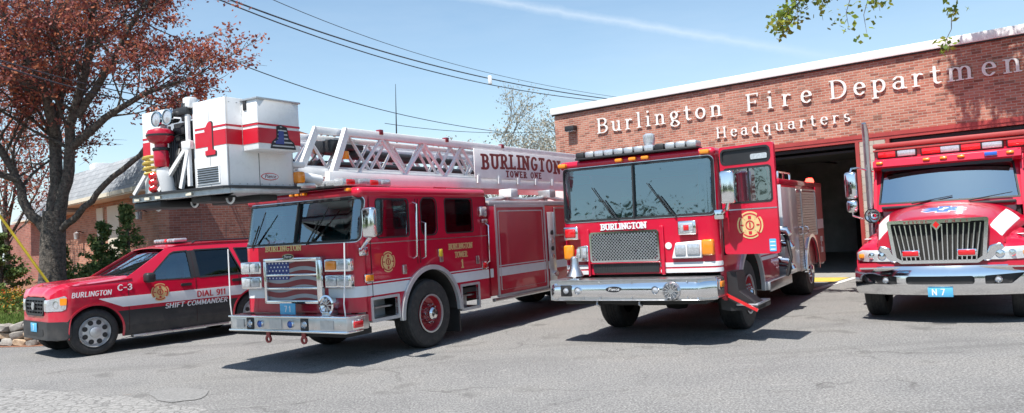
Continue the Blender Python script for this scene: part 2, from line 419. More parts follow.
def islands(P, f):
    par = list(range(len(P)))
    def find(a):
        while par[a] != a: par[a] = par[par[a]]; a = par[a]
        return a
    for g in f:
        r0 = find(g[0])
        for k in g[1:]:
            r1 = find(k)
            if r1 != r0: par[r1] = r0
    gr = {}
    for g in f: gr.setdefault(find(g[0]), []).append(g)
    out = []
    for gg in gr.values():
        ix = {}; PP = []; ff = []
        for g in gg:
            h = []
            for k in g:
                if k not in ix: ix[k] = len(PP); PP.append(P[k])
                h.append(ix[k])
            ff.append(h)
        out.append((PP, ff))
    return sorted(out, key=lambda t: -len(t[1]))
def sheet(name, F, bb, res, M, th, nrm, m, parent, smooth=True):
    P, f = sheet_data(F, bb, res, M, th, nrm)
    if name in SPLIT and f:
        o = None
        for k, (PP, ff) in enumerate(islands(P, f)):
            me = bpy.data.meshes.new(name); me.from_pydata(PP, [], ff); me.update()
            q = link(name, me, m, parent, smooth); o = o or q
        return o
    me = bpy.data.meshes.new(name); me.from_pydata(P, [], f); me.update()
    return link(name, me, m, parent, smooth)
# maps for flat faces of a vehicle
def mside(y): return (lambda u, v: (u, np.full_like(u, y), v)), (0, 1 if y > 0 else -1, 0)
def mfront(x): return (lambda u, v: (np.full_like(u, x), u, v)), (1, 0, 0)
def side(name, F, bb, y, th, m, parent, res=.025):
    M, n = mside(y); return sheet(name, F, bb, res, M, th, n, m, parent)
def front(name, F, bb, x, th, m, parent, res=.02):
    M, n = mfront(x); return sheet(name, F, bb, res, M, th, n, m, parent)
def rr(name, x0, x1, z0, z1, y, th, m, parent, r=.0, res=.03): return side(name, sd_rr(x0, x1, z0, z1, r), (x0-.01, x1+.01, z0-.01, z1+.01), y, th, m, parent, res)
def gasket(name, F, bb, M, n, w, th, m, parent, res=.012):
    return sheet(name, D_(grow(F, w), F), (bb[0]-w*1.5, bb[1]+w*1.5, bb[2]-w*1.5, bb[3]+w*1.5), res, M, th, n, m, parent)

# ------------------------------------------------------------------ lettering
def arc(cx, cy, rx, ry, a0, a1, n=10):
    return [(cx+rx*math.cos(R(a0+(a1-a0)*i/n)), cy+ry*math.sin(R(a0+(a1-a0)*i/n))) for i in range(n+1)]
# glyph: (advance, [strokes], [(x, y, side)] serifs)
G = {
 'A': (.86, [[(.08, 0), (.40, 1), (.74, 0)], [(.2, .34), (.61, .34)]], [(.08, 0, 'b'), (.74, 0, 'b')]),
 'B': (.78, [[(.17, 0), (.17, 1), (.38, 1)]+arc(.38, .765, .24, .235, 90, -90)+[(.17, .53)], [(.38, .53)]+arc(.40, .265, .27, .265, 90, -90)+[(.17, 0)]], [(.17, 0, 'l'), (.17, 1, 'l')]),
 'C': (.80, [arc(.43, .5, .32, .5, 48, 312, 16)], [(.65, .86, 'v'), (.65, .14, 'v')]),
 'D': (.84, [[(.17, 0), (.17, 1), (.36, 1)]+arc(.36, .5, .36, .5, 90, -90, 14)+[(.17, 0)]], [(.17, 0, 'l'), (.17, 1, 'l')]),
 'E': (.74, [[(.62, 1), (.17, 1), (.17, 0), (.64, 0)], [(.17, .52), (.52, .52)]], [(.17, 0, 'l'), (.17, 1, 'l'), (.62, .93, 'v'), (.64, .07, 'v')]),
 'F': (.70, [[(.62, 1), (.17, 1), (.17, 0)], [(.17, .50), (.50, .50)]], [(.17, 0, 'b'), (.17, 1, 'l'), (.62, .92, 'v'), (.50, .5, 'v')]),
 'G': (.84, [arc(.43, .5, .32, .5, 48, 330, 16)+[(.71, .42)], [(.5, .42), (.74, .42)]], [(.65, .86, 'v')]),
 'H': (.92, [[(.17, 0), (.17, 1)], [(.72, 0), (.72, 1)], [(.17, .52), (.72, .52)]], [(.17, 0, 'b'), (.17, 1, 'b'), (.72, 0, 'b'), (.72, 1, 'b')]),
 'I': (.40, [[(.2, 0), (.2, 1)]], [(.2, 0, 'b'), (.2, 1, 'b')]),
 'L': (.70, [[(.17, 1), (.17, 0), (.60, 0)]], [(.17, 0, 'l'), (.17, 1, 'b'), (.60, .09, 'v')]),
 'M': (1.0, [[(.15, 0), (.15, 1), (.47, .15), (.80, 1), (.80, 0)]], [(.15, 0, 'b'), (.80, 0, 'b'), (.15, 1, 'l'), (.8, 1, 'r')]),
 'N': (.90, [[(.15, 0), (.15, 1), (.72, 0), (.72, 1)]], [(.15, 0, 'b'), (.15, 1, 'l'), (.72, 1, 'b')]),
 'O': (.86, [arc(.43, .5, .33, .5, 0, 360, 22)], []),
 'P': (.74, [[(.17, 0), (.17, 1), (.38, 1)]+arc(.38, .74, .25, .26, 90, -90)+[(.17, .48)]], [(.17, 0, 'b'), (.17, 1, 'l')]),
 'R': (.84, [[(.17, 0), (.17, 1), (.38, 1)]+arc(.38, .75, .25, .25, 90, -90)+[(.17, .50)], [(.38, .50), (.68, 0)]], [(.17, 0, 'b'), (.17, 1, 'l'), (.68, 0, 'r')]),
 'S': (.70, [arc(.36, .74, .23, .26, 40, 270, 12)+arc(.36, .25, .25, .25, 90, -150, 12)[1:]], [(.54, .88, 'v'), (.13, .12, 'v')]),
 'T': (.78, [[(.10, 1), (.68, 1)], [(.39, 1), (.39, 0)]], [(.39, 0, 'b'), (.10, .92, 'v'), (.68, .92, 'v')]),
 'U': (.88, [[(.16, 1), (.16, .35)]+arc(.43, .32, .27, .32, 180, 360)+[(.70, 1)]], [(.16, 1, 'b'), (.70, 1, 'b')]),
 'W': (1.12, [[(.08, 1), (.30, 0), (.55, .85), (.80, 0), (1.02, 1)]], [(.08, 1, 'b'), (1.02, 1, 'b')]),
 '1': (.50, [[(.10, .80), (.26, 1), (.26, 0)]], [(.26, 0, 'b')]),
 '2': (.68, [arc(.33, .72, .24, .28, 160, -20, 10)+[(.10, 0), (.6, 0)]], []),
 '3': (.68, [arc(.32, .75, .23, .25, 150, -90, 10)+arc(.32, .26, .26, .26, 90, -150, 10)[1:]], []),
 '7': (.66, [[(.08, 1), (.58, 1), (.24, 0)]], []),
 '9': (.68, [arc(.32, .70, .23, .30, 0, 360, 14), [(.55, .70), (.53, .35), (.40, .05), (.16, 0)]], []),
 '-': (.50, [[(.10, .45), (.38, .45)]], []),
 'a': (.60, [[(.10, .54), (.2, .67), (.36, .66), (.43, .55), (.43, 0)], arc(.26, .20, .18, .20, 60, 340, 10), [(.43, .06), (.56, .0)]], []),
 'd': (.66, [[(.47, 1), (.47, 0)], arc(.29, .34, .20, .34, 40, 320, 12)], [(.47, 0, 'r'), (.47, 1, 'l')]),
 'e': (.60, [[(.11, .38), (.50, .38)]+arc(.31, .34, .20, .34, 10, 320, 14)], []),
 'g': (.64, [arc(.28, .45, .17, .23, 0, 360, 14), [(.16, .26), (.18, .12), (.42, .08)]+arc(.32, -.12, .22, .15, 60, -230, 12)+[(.2, .04)], [(.4, .60), (.58, .66)]], []),
 'i': (.38, [[(.18, 0), (.18, .66)], [(.18, .95), (.181, .951)]], [(.18, 0, 'b'), (.18, .66, 'l')]),
 'l': (.38, [[(.18, 0), (.18, 1)]], [(.18, 0, 'b'), (.18, 1, 'l')]),
 'm': (1.04, [[(.16, 0), (.16, .66)], [(.16, .5)]+arc(.33, .46, .16, .21, 140, 0, 6)+[(.49, 0)], [(.49, .5)]+arc(.66, .46, .16, .21, 140, 0, 6)+[(.82, 0)]], [(.16, 0, 'b'), (.16, .66, 'l'), (.49, 0, 'b'), (.82, 0, 'b')]),
 'n': (.70, [[(.16, 0), (.16, .66)], [(.16, .5)]+arc(.33, .46, .17, .21, 140, 0, 6)+[(.50, 0)]], [(.16, 0, 'b'), (.16, .66, 'l'), (.50, 0, 'b')]),
 'o': (.64, [arc(.31, .33, .22, .34, 0, 360, 18)], []),
 'p': (.68, [[(.16, -.32), (.16, .66)], arc(.34, .33, .21, .34, 140, -140, 12)], [(.16, -.32, 'b'), (.16, .66, 'l')]),
 'q': (.66, [[(.48, -.32), (.48, .62)], arc(.30, .33, .20, .34, 40, 320, 12)], [(.48, -.32, 'b')]),
 'r': (.52, [[(.16, 0), (.16, .66)], [(.16, .46), (.24, .60), (.34, .66), (.42, .58)]], [(.16, 0, 'b'), (.16, .66, 'l')]),
 's': (.50, [arc(.25, .50, .14, .17, 40, 270, 8)+arc(.25, .17, .16, .17, 90, -150, 8)[1:]], []),
 't': (.46, [[(.20, .90), (.20, .12), (.28, 0), (.40, .05)], [(.06, .65), (.38, .65)]], []),
 'u': (.70, [[(.15, .66), (.15, .2)]+arc(.31, .2, .16, .2, 180, 300, 6)+[(.5, .16)], [(.5, .66), (.5, 0)]], [(.15, .66, 'l'), (.5, .66, 'l'), (.5, 0, 'r')]),
 'c': (.56, [arc(.31, .34, .20, .34, 50, 310, 14)], []),
 ' ': (.5, [], []),
}
STY = {'roman': (.118, .052, .115, .042), 'slab': (.25, .17, .20, .13), 'sans': (.19, .15, 0, 0), 'thin': (.13, .10, 0, 0)}
def glyph_sd(ch, style):
    wv, wh, sl, sh = STY[style]; adv, st, sf = G[ch]
    def f(U, V):
        best = np.full(U.shape, 1e9)
        ax, ay = 2/wv, 2/wh
        if ch == 'i':  # dot is round
            best = np.minimum(best, np.hypot(U-.18, V-.95)/(.6*wv))
        for s in st:
            pts = [(x*ax, y*ay) for x, y in s]
            for a, b in zip(pts, pts[1:]):
                ex, ey = b[0]-a[0], b[1]-a[1]; w0, w1 = U*ax-a[0], V*ay-a[1]
                t = np.clip((w0*ex+w1*ey)/max(ex*ex+ey*ey, 1e-9), 0, 1)
                best = np.minimum(best, np.hypot(w0-ex*t, w1-ey*t))
        S = (1-best)*wh/2
        if sl:
            for x, y, k in sf:
                if k == 'v': x0, x1, y0, y1 = x-sh*.55, x+sh*.55, y-.11, y+.11
                else:
                    l = sl if k in 'bl' else 0; r_ = sl if k in 'br' else 0
                    x0, x1, y0, y1 = x-l-wv*.3, x+r_+wv*.3, y-sh/2-wh*.1, y+sh/2+wh*.1
                S = np.maximum(S, sd_rr(x0, x1, y0, y1, .01)(U, V))
        return S
    return f
def text(name, s, style, cap, M, th, nrm, m, parent, track=0., width=None, res=None, shear=0., curve=0., starts=None, wall=True):
    """glyphs laid out along u from 0; width squeezes/stretches the spacing; M maps (u,v) to 3-D"""
    adv = [G[c][0]*cap for c in s]; tot = sum(adv)+track*(len(s)-1); kx = 1.
    if width:
        kx = min(1.25, max(.72, width/tot)); track += (width-tot*kx)/max(1, len(s)-1)
    P, Fc = [], []; x = 0
    for i, c in enumerate(s):
        if starts: x = starts[i]
        if c != ' ':
            gs = glyph_sd(c, style)
            F = lambda a, b, gs=gs: gs(a, b)*cap
            off = x
            cv = curve*(1-((off+adv[i]*kx/2)/(width or tot)*2-1)**2)
            def MM(a, b, off=off, cv=cv): return M(off+(a*kx+b*shear)*cap, b*cap+cv)
            p, f = sheet_data(F, (-.15, G[c][0]+.2, -.5 if c in 'gpqy' else -.12, 1.15), (res or cap/26)/cap, MM, th, nrm)
            k = len(P); P += p; Fc += [[q+k for q in g] for g in f]
        x += adv[i]*kx+track
    me = bpy.data.meshes.new(name); me.from_pydata(P, [], Fc); me.update()
    return link(name, me, m, parent)
def t_side(name, s, style, cap, xl, y, z, m, parent, **k):   # on the driver side: reads towards the rear
    return text(name, s, style, cap, lambda u, v: (xl-u, np.full_like(u, y), z+v), k.pop('th', .004), (0, 1, 0), m, parent, **k)
def t_front(name, s, style, cap, x, yl, z, m, parent, **k):
    return text(name, s, style, cap, lambda u, v: (np.full_like(u, x), yl+u, z+v), k.pop('th', .004), (1, 0, 0), m, parent, **k)
def cross_sd(cx, cy, r):
    def f(U, V):
        u, v = U-cx, V-cy; rad = np.hypot(u, v); th = np.arctan2(v, u)
        a = np.abs((th+np.pi/4) % (np.pi/2)-np.pi/4)
        w = .16*r+.50*np.clip(rad, 0, r)*.9
        arm = np.minimum(w-np.abs(np.sin(a)*rad), r-rad)
        return np.maximum(arm, .45*r-rad)
    return f
def emblem(cx, cz, r, M, n, parent, base=M_gold, inner=M_red2):
    o = sheet('fire_emblem', cross_sd(cx, cz, r), (cx-r*1.1, cx+r*1.1, cz-r*1.1, cz+r*1.1), r/14, M(.0), .003, n, base, parent)
    sheet('emblem_inlay', D_(cross_sd(cx, cz, r*.88), cross_sd(cx, cz, r*.78), sd_circ(cx, cz, r*.42)), (cx-r, cx+r, cz-r, cz+r), r/16, M(.0025), .003, n, inner, o)
    F = U_(D_(sd_circ(cx, cz, r*.34), sd_circ(cx, cz, r*.27)), sd_rr(cx-r*.05, cx+r*.05, cz-r*.2, cz+r*.2),
           *[sd_rr(cx+r*dx-r*.12, cx+r*dx+r*.12, cz+r*dz-r*.05, cz+r*dz+r*.05) for dx, dz in ((0, .62), (0, -.62), (.62, 0), (-.62, 0), (0, .50), (0, -.5))])
    sheet('emblem_detail', F, (cx-r, cx+r, cz-r, cz+r), r/22, M(.005), .003, n, inner, o)
    return o
def oval_badge(name, yc, zc, w, h, M, n, parent, ring=M_redlens, s=None, flip=1, face=M_black, ink=M_stripe):
    o = sheet(name, lambda U, V: (1-np.hypot((U-yc)/(w/2), (V-zc)/(h/2)))*h/2, (yc-w/2-.01, yc+w/2+.01, zc-h/2-.01, zc+h/2+.01), h/14, M(.0), .012, n, ring, parent)
    sheet('badge_field', lambda U, V: (1-np.hypot((U-yc)/(w/2-h*.1), (V-zc)/(h/2-h*.1)))*h/2, (yc-w/2, yc+w/2, zc-h/2, zc+h/2), h/14, M(.003), .003, n, face, o)
    Mf = M(.006)
    text('badge_script', 'Pierce', 'thin', h*.46, lambda u, v: Mf(yc+flip*(u-w*.33), zc-h*.2+v), .003, n, ink, o, width=w*.66, shear=.25)
    return o
# ------------------------------------------------------------------ vehicle parts
def wheel(root, x, y, r, w, rimr, side_, rimmat, name='wheel', truck=True, spokes=0):
    """side_ +1: outer face towards +Y"""
    s = side_; P = lambda prof: [(a, b*s) for a, b in prof]
    t = MB().lathe(P([(rimr, -w*.9), (r*.93, -w*.98), (r*.985, -w*.9), (r, -w*.75), (r, -w*.22), (r*.985, -w*.08), (r*.93, 0), (rimr*1.25, .012), (rimr*1.06, .0), (rimr, -.02)]), (x, y, r), 'Y', 48)
    # tread grooves as raised ribs
    for q in (.3, .43, .56, .69): t.lathe(P([(r-.002, -w*(q+.045)), (r+.007, -w*(q+.04)), (r+.007, -w*(q-.04)), (r-.002, -w*(q-.045))]), (x, y, r), 'Y', 48)
    if truck:
        prof = P([(rimr, -.01), (rimr*.97, .012), (rimr*.93, -.02), (rimr*.88, -.10), (rimr*.62, -.13), (rimr*.50, -.10), (rimr*.42, -.05), (.001, -.05)])
    else:
        prof = P([(rimr, -.01), (rimr*.96, .008), (rimr*.90, -.03), (rimr*.84, -.05), (rimr*.74, -.02), (rimr*.42, -.012), (.001, -.012)])
    wl = MB().lathe(prof, (x, y, r), 'Y', 40).build(name, rimmat, root)
    ty = t.build('tyre', M_tyre, wl)
    h = MB()
    if truck:
        h.lathe(P([(rimr*.34, -.06), (rimr*.33, .05), (rimr*.25, .08), (.001, .085)]), (x, y, r), 'Y', 20)
        for k in range(10):
            a = 2*math.pi*k/10
            h.lathe(P([(.020, -.12), (.020, .0), (.012, .02), (.001, .02)]), (x+rimr*.52*math.cos(a), y, r+rimr*.52*math.sin(a)), 'Y', 8)
        h.build('hub', M_chrome, wl)
        MB().lathe(P([(rimr*1.0, .0), (rimr*1.05, .018), (rimr*.965, .02), (rimr*.95, .0)]), (x, y, r), 'Y', 40).build('rim_edge', M_alu, wl)
    else:
        h.lathe(P([(rimr*.36, -.02), (rimr*.34, .02), (rimr*.28, .03), (.001, .032)]), (x, y, r), 'Y', 24).build('hub_cap', M_alu, wl)
        d = MB()
        for k in range(spokes):
            a = 2*math.pi*(k+.5)/spokes
            d.lathe(P([(rimr*.17, -.02), (rimr*.16, -.004), (.001, -.006)]), (x+rimr*.66*math.cos(a), y, r+rimr*.66*math.sin(a)), 'Y', 12)
        d.build('rim_hole', M_black, wl)
    return wl
def lens(name, x0, x1, y0, y1, z0, z1, m, parent, bez=M_chrome, face='X', d=.02, bw=.02):
    """rectangular lamp on a front (X) or side (Y) face: bezel + lens"""
    if face == 'X':
        o = MB().box(x0, x1, y0-bw, y1+bw, z0-bw, z1+bw, .008).build(name, bez, parent)
        MB().box(x1-.01, x1+d, y0, y1, z0, z1, .012).build('lens', m, o)
    else:
        s = 1 if y1 > 0 else -1
        o = MB().box(x0-bw, x1+bw, min(y0, y1), max(y0, y1), z0-bw, z1+bw, .006).build(name, bez, parent)
        yy = y1 if s > 0 else y0
        MB().box(x0, x1, min(yy-.005*s, yy+d*s), max(yy-.005*s, yy+d*s), z0, z1, .01).build('lens', m, o)
    return o
def round_lamp(name, x, y, z, r, parent, m=M_clear, depth=.05, bez=M_chrome):
    o = MB().lathe([(r*.9, -depth), (r*1.1, -.01), (r*1.15, .01), (r, .02), (r*.95, .005)], (x, y, z), 'X', 24).build(name, bez, parent)
    MB().lathe([(r*.97, .002), (r*.7, .014), (.001, .02)], (x, y, z), 'X', 24).build('lens', m, o); return o
def seats(root, xs, y0, z, w=.5):
    for x in xs:
        for y in y0:
            o = MB().box(x-.25, x+.25, y-w/2, y+w/2, z, z+.14, .05).box(x-.34, x-.2, y-w/2, y+w/2, z+.1, z+.75, .05).box(x-.33, x-.23, y-.13, y+.13, z+.75, z+.95, .04).build('seat', M_seat, root)
def steering(root, x, y, z, r=.22):
    t = MB(); pts = [(x-.12*math.sin(a)*0+.0+.10*math.cos(a), y+r*math.sin(a), z+r*math.cos(a)*.75) for a in [2*math.pi*k/24 for k in range(25)]]
    t.tube(pts, .015, 8); t.bar((x, y, z), (x+.3, y, z-.25), .05); t.bar((x, y-r, z), (x, y+r, z), .03); t.build('steering_wheel', M_black, root)
def mirror(root, x, y, z, s, h=.46, w=.2, armz=.0):
    """big west-coast mirror on arms; s=+1 driver side"""
    o = MB().box(x-.10, x+.02, y-w/2, y+w/2, z-h/2, z+h/2, .04, 3).build('mirror', M_chrome, root)
    MB().box(x-.106, x-.098, y-w/2+.02, y+w/2-.02, z-h/2+.03, z+h/2-.03, .0).build('mirror_glass', M_chrome, o)
    return o
def wrapmap(Xf, w, r, rake, zb, off=0.):
    flat = w-r; L = r*math.pi/2
    def M(s, z):
        a = np.abs(s); sg = np.where(s < 0, -1., 1.); th = np.clip((a-flat)/r, 0, math.pi/2); back = np.maximum(a-flat-L, 0)
        x = Xf-r+(r+off)*np.cos(th)-back-rake*np.maximum(0, z-zb); y = sg*(np.minimum(a, flat)+(r+off)*np.sin(th))
        return x, y, z
    def N(s, z):
        a = np.abs(s); sg = np.where(s < 0, -1., 1.); th = np.clip((a-flat)/r, 0, math.pi/2)
        return np.stack([np.cos(th), sg*np.sin(th), 0*th], 1)
    return M, N
def custom_cab(root, c):
    """flat-faced fire engine cab. c: dict of local dimensions"""
    Xf, w, r, rake, zb, z0, zt, xr = c['Xf'], c['w'], c['r'], c['rake'], c['zb'], c['z0'], c['zt'], c['xr']
    M, N = wrapmap(Xf, w, r, rake, zb); smax = w-r+r*math.pi/2+.02
    ws = sd_rr(-c['wsw'], c['wsw'], c['wz0'], c['wz1'], .07)
    cab = sheet('cab', D_(sd_rr(-smax, smax, z0, zt, 0), ws), (-smax-.01, smax+.01, z0-.01, zt+.01), .03, M, .04, N, M_red, root)
    gb = (-c['wsw'], c['wsw'], c['wz0'], c['wz1'])
    Mo, No = wrapmap(Xf, w, r, rake, zb, .006)
    sheet('windshield_gasket', D_(grow(ws, .022), grow(ws, -.012)), (gb[0]-.05, gb[1]+.05, gb[2]-.05, gb[3]+.05), .014, Mo, .02, No, M_black, root)
    sheet('windshield_trim', D_(grow(ws, .034), grow(ws, .022)), (gb[0]-.05, gb[1]+.05, gb[2]-.05, gb[3]+.05), .012, Mo, .012, No, M_steel, root)
    Mi, Ni = wrapmap(Xf, w, r, rake, zb, -.015)
    sheet('windshield', ws, gb, .035, Mi, 0, Ni, M_glass, root)
    d = MB().bar((Xf+.012, 0, c['wz0']), (Xf+.012-rake*(c['wz1']-zb), 0, c['wz1']), .02, .05, up=(1, 0, 0)).build('windshield_divider', M_black, root)
    # wipers
    for y, dy in c['wipers']:
        xw = Xf+.05
        o = MB().bar((xw-.03, y, c['wz0']-.03), (xw-.03, y+dy*.55, c['wz0']+.30), .016).bar((xw-.04, y+dy*.2, c['wz0']+.02), (xw-.05, y+dy*.95, c['wz0']+.50), .012).build('wiper', M_black, root)
    xs = Xf-r
    for s in (1, -1):
        y = s*w
        out = [(xs+.002, z0), (xs+.002, zb), (xs-rake*(zt-zb)+.002, zt), (xr, zt), (xr, z0+c.get('zrear', 0)), (c['wx']-.3, z0+c.get('zrear', 0)), (c['wx'], z0-.05)]
        F = sd_poly([(xs+.002, z0), (xs+.002, zb), (xs-rake*(zt-zb)+.002, zt), (xr, zt), (xr, c['zs']), (c['wx']-.8, c['zs']), (c['wx']+.8, c['zs']), (xs+.002, c['zs'])])
        F = D_(F, sd_circ(c['wx'], c['wr'], c['arch']))
        wins = [sd_rr(a, b, z_0, z_1, rad) for a, b, z_0, z_1, rad in c['wins']]
        door = c.get('door') if s > 0 else None
        G_ = D_(F, *wins)
        for ct in c.get('cut', []): G_ = D_(G_, sd_rr(*ct))
        if door: G_ = D_(G_, sd_rr(*door, .03))
        side('cab_side', G_, (xr-.01, xs+.02, c['zs']-.01, zt+.01), y, .04, M_red, root, .03)
        for (a, b, z_0, z_1, rad), W in zip(c['wins'], wins):
            if door and a < door[1] and b > door[0]: continue
            f = gasket('window_frame', W, (a, b, z_0, z_1), mside(y+s*.006)[0], mside(y)[1], .022, .02, M_black, root, .014)
            side('window', W, (a, b, z_0, z_1), y-s*.018, 0, M_tint if a < c['wins'][0][0]-.1 else M_glass, root, .06)
        # arch trim
        ring = D_(sd_circ(c['wx'], c['wr'], c['arch']+.065), sd_circ(c['wx'], c['wr'], c['arch']-.005))
        ring = I_(ring, sd_rr(c['wx']-1.2, c['wx']+1.2, c['wr']-.02, 2, 0))
        side('fender_trim', ring, (c['wx']-c['arch']-.1, c['wx']+c['arch']+.1, c['wr']-.1, c['wr']+c['arch']+.1), y+s*.045, .06, M_trim, root, .02)
        side('wheel_well', I_(sd_circ(c['wx'], c['wr'], c['arch']+.05), sd_rr(c['wx']-1, c['wx']+1, .62, 2)), (c['wx']-1, c['wx']+1, .5, 1.6), y-s*.75, .02, M_dark, root, .1)
        q = MB(); n = 18; pa = [(c['wx']+(c['arch'])*math.cos(math.pi*k/n), c['wr']+(c['arch'])*math.sin(math.pi*k/n)) for k in range(n+1)]
        q.add([(p[0], y-s*.02, p[1]) for p in pa]+[(p[0], y-s*.75, p[1]) for p in pa], [(i, i+1, n+2+i, n+1+i) for i in range(n)])
        q.build('wheel_arch_liner', M_dark, root)
    # shell backs
    box('cab_rear_wall', M_red, root, xr, xr+.04, -w, w, c['zs'], zt)
    MB().box(xr-.02, Xf-rake*(zt-zb)+.015, -w-.015, w+.015, zt-.03, c['zroof'], .075, 4).build('roof', M_red, root)
    box('cab_floor', M_dark, root, xr, Xf-.12, -.72, .72, z0-.12, z0+.05)
    box('cab_floor', M_dark, root, xr, c['wx']-c['arch']-.03, -w+.05, w-.05, z0+.02, z0+.1)
    MB().box(Xf-.62, Xf-.08, -w+.08, w-.08, zb-.25, zb+.02, .06).build('dashboard', M_dash, root)
    MB().box(c['wx']-.75, c['wx']+.75, -.5, .5, z0+.05, zb-.12, .1).build('engine_cover', M_grey, root)
    seats(root, (c['wx']+.25,), (-.78, .78), zb-.55)
    seats(root, (xr+.55,), (-.75, 0, .75), zb-.55)
    steering(root, Xf-.62, .72, zb+.05)
    box('headliner', M_seat, root, xr+.05, Xf-.3, -w+.06, w-.06, zt-.06, zt-.035)
def stripes(root, y, x0, x1, rows, holes, m=M_stripe):
    for z0, z1, mm in rows:
        F = sd_rr(x0, x1, z0, z1, 0)
        side('side_stripe', D_(F, *holes), (x0-.01, x1+.01, z0-.01, z1+.01), y, .004, mm, root, .02)
def handrail(root, pts, r=.016, m=M_chrome, name='handrail'):
    return MB().tube(pts, r, 8).build(name, m, root)
def lightbar(root, x0, x1, y0, y1, z0, z1, segs, name='light_bar'):
    o = MB().box(x0, x1, y0, y1, z0, z0+.03, .01).build(name, M_black, root)
    n = len(segs); L = (y1-y0)/n
    for i, k in enumerate(segs):
        mm = {'r': M_redlens, 'w': M_clear, 'k': M_black, 'g': M_alu}[k]
        MB().box(x0+.01, x1-.01, y0+L*i+.006, y0+L*(i+1)-.006, z0+.025, z1, .025).build('light_module', mm, o)
    return o
def truss(root, name, y, xa, xb, zb0, zb1, zt0, zt1, n, m, th=.05, slant=.35, parent=None, x_open=None):
    """side truss of a ladder in the XZ plane: chords, end post and W-diagonals in one welded mesh"""
    q = MB()
    q.box(xb, xa, y-th*1.2, y+th*1.2, zb0, zb1, .012)
    q.box(xb, xa-slant, y-th, y+th, zt0, zt1, .012)
    q.bar((xa-.05, y, zb0+.02), (xa-slant-.03, y, zt1-.02), th*1.9, .10, up=(1, 0, 0))
    xs = np.linspace(xa-slant-.25, xb, n*2+1)
    for i in range(n*2):
        za, zb_ = (zb1-.01, zt0+.01) if i % 2 == 0 else (zt0+.01, zb1-.01)
        q.bar((xs[i], y, za), (xs[i+1], y, zb_), th*.8, .05, up=(0, 1, 0))
    return q.build(name, m, parent or root)
# ------------------------------------------------------------------ TOWER LADDER TRUCK
def place(name, label, cat, key, group=None):
    V = dict(T1=(-3.411, 11.136, -121.84), T2=(1.676, 11.181, -121.31), T3=(6.332, 11.475, -124.44), S=(-8.855, 13.469, 228.03))
    x, y, a = V[key]; return thing(name, label, cat, (x, y, 0), a, group)
T1 = place('ladder_truck', 'red tower ladder fire truck with white aerial ladder and white basket over its cab', 'fire truck', 'T1')
r_ = T1
c1 = dict(Xf=-.30, w=1.205, r=.18, rake=.20, zb=1.74, z0=.74, zt=2.40, xr=-3.64, zs=.60, zroof=2.53, wx=-1.95, wr=.54, arch=.70,
          wsw=1.22, wz0=1.77, wz1=2.37, wipers=[(-.95, .35), (.25, .5)], cut=[(-1.13, -.59, .56, .89), (-3.26, -2.78, .46, .88)],
          wins=[(-1.48, -.76, 1.79, 2.34, .05), (-2.19, -1.80, 1.79, 2.36, .10), (-3.20, -2.43, 1.80, 2.35, .04)])
custom_cab(r_, c1)
Mo, No = wrapmap(-.30, 1.205, .18, .20, 1.74, .005)
arch = sd_circ(-1.95, .54, .76)
sheet('front_stripe', D_(sd_rr(-1.33, 1.33, .955, 1.11, 0), sd_rr(-.64, .64, .8, 1.7, 0)), (-1.34, 1.34, .94, 1.12), .03, Mo, .004, No, M_stripe, r_)
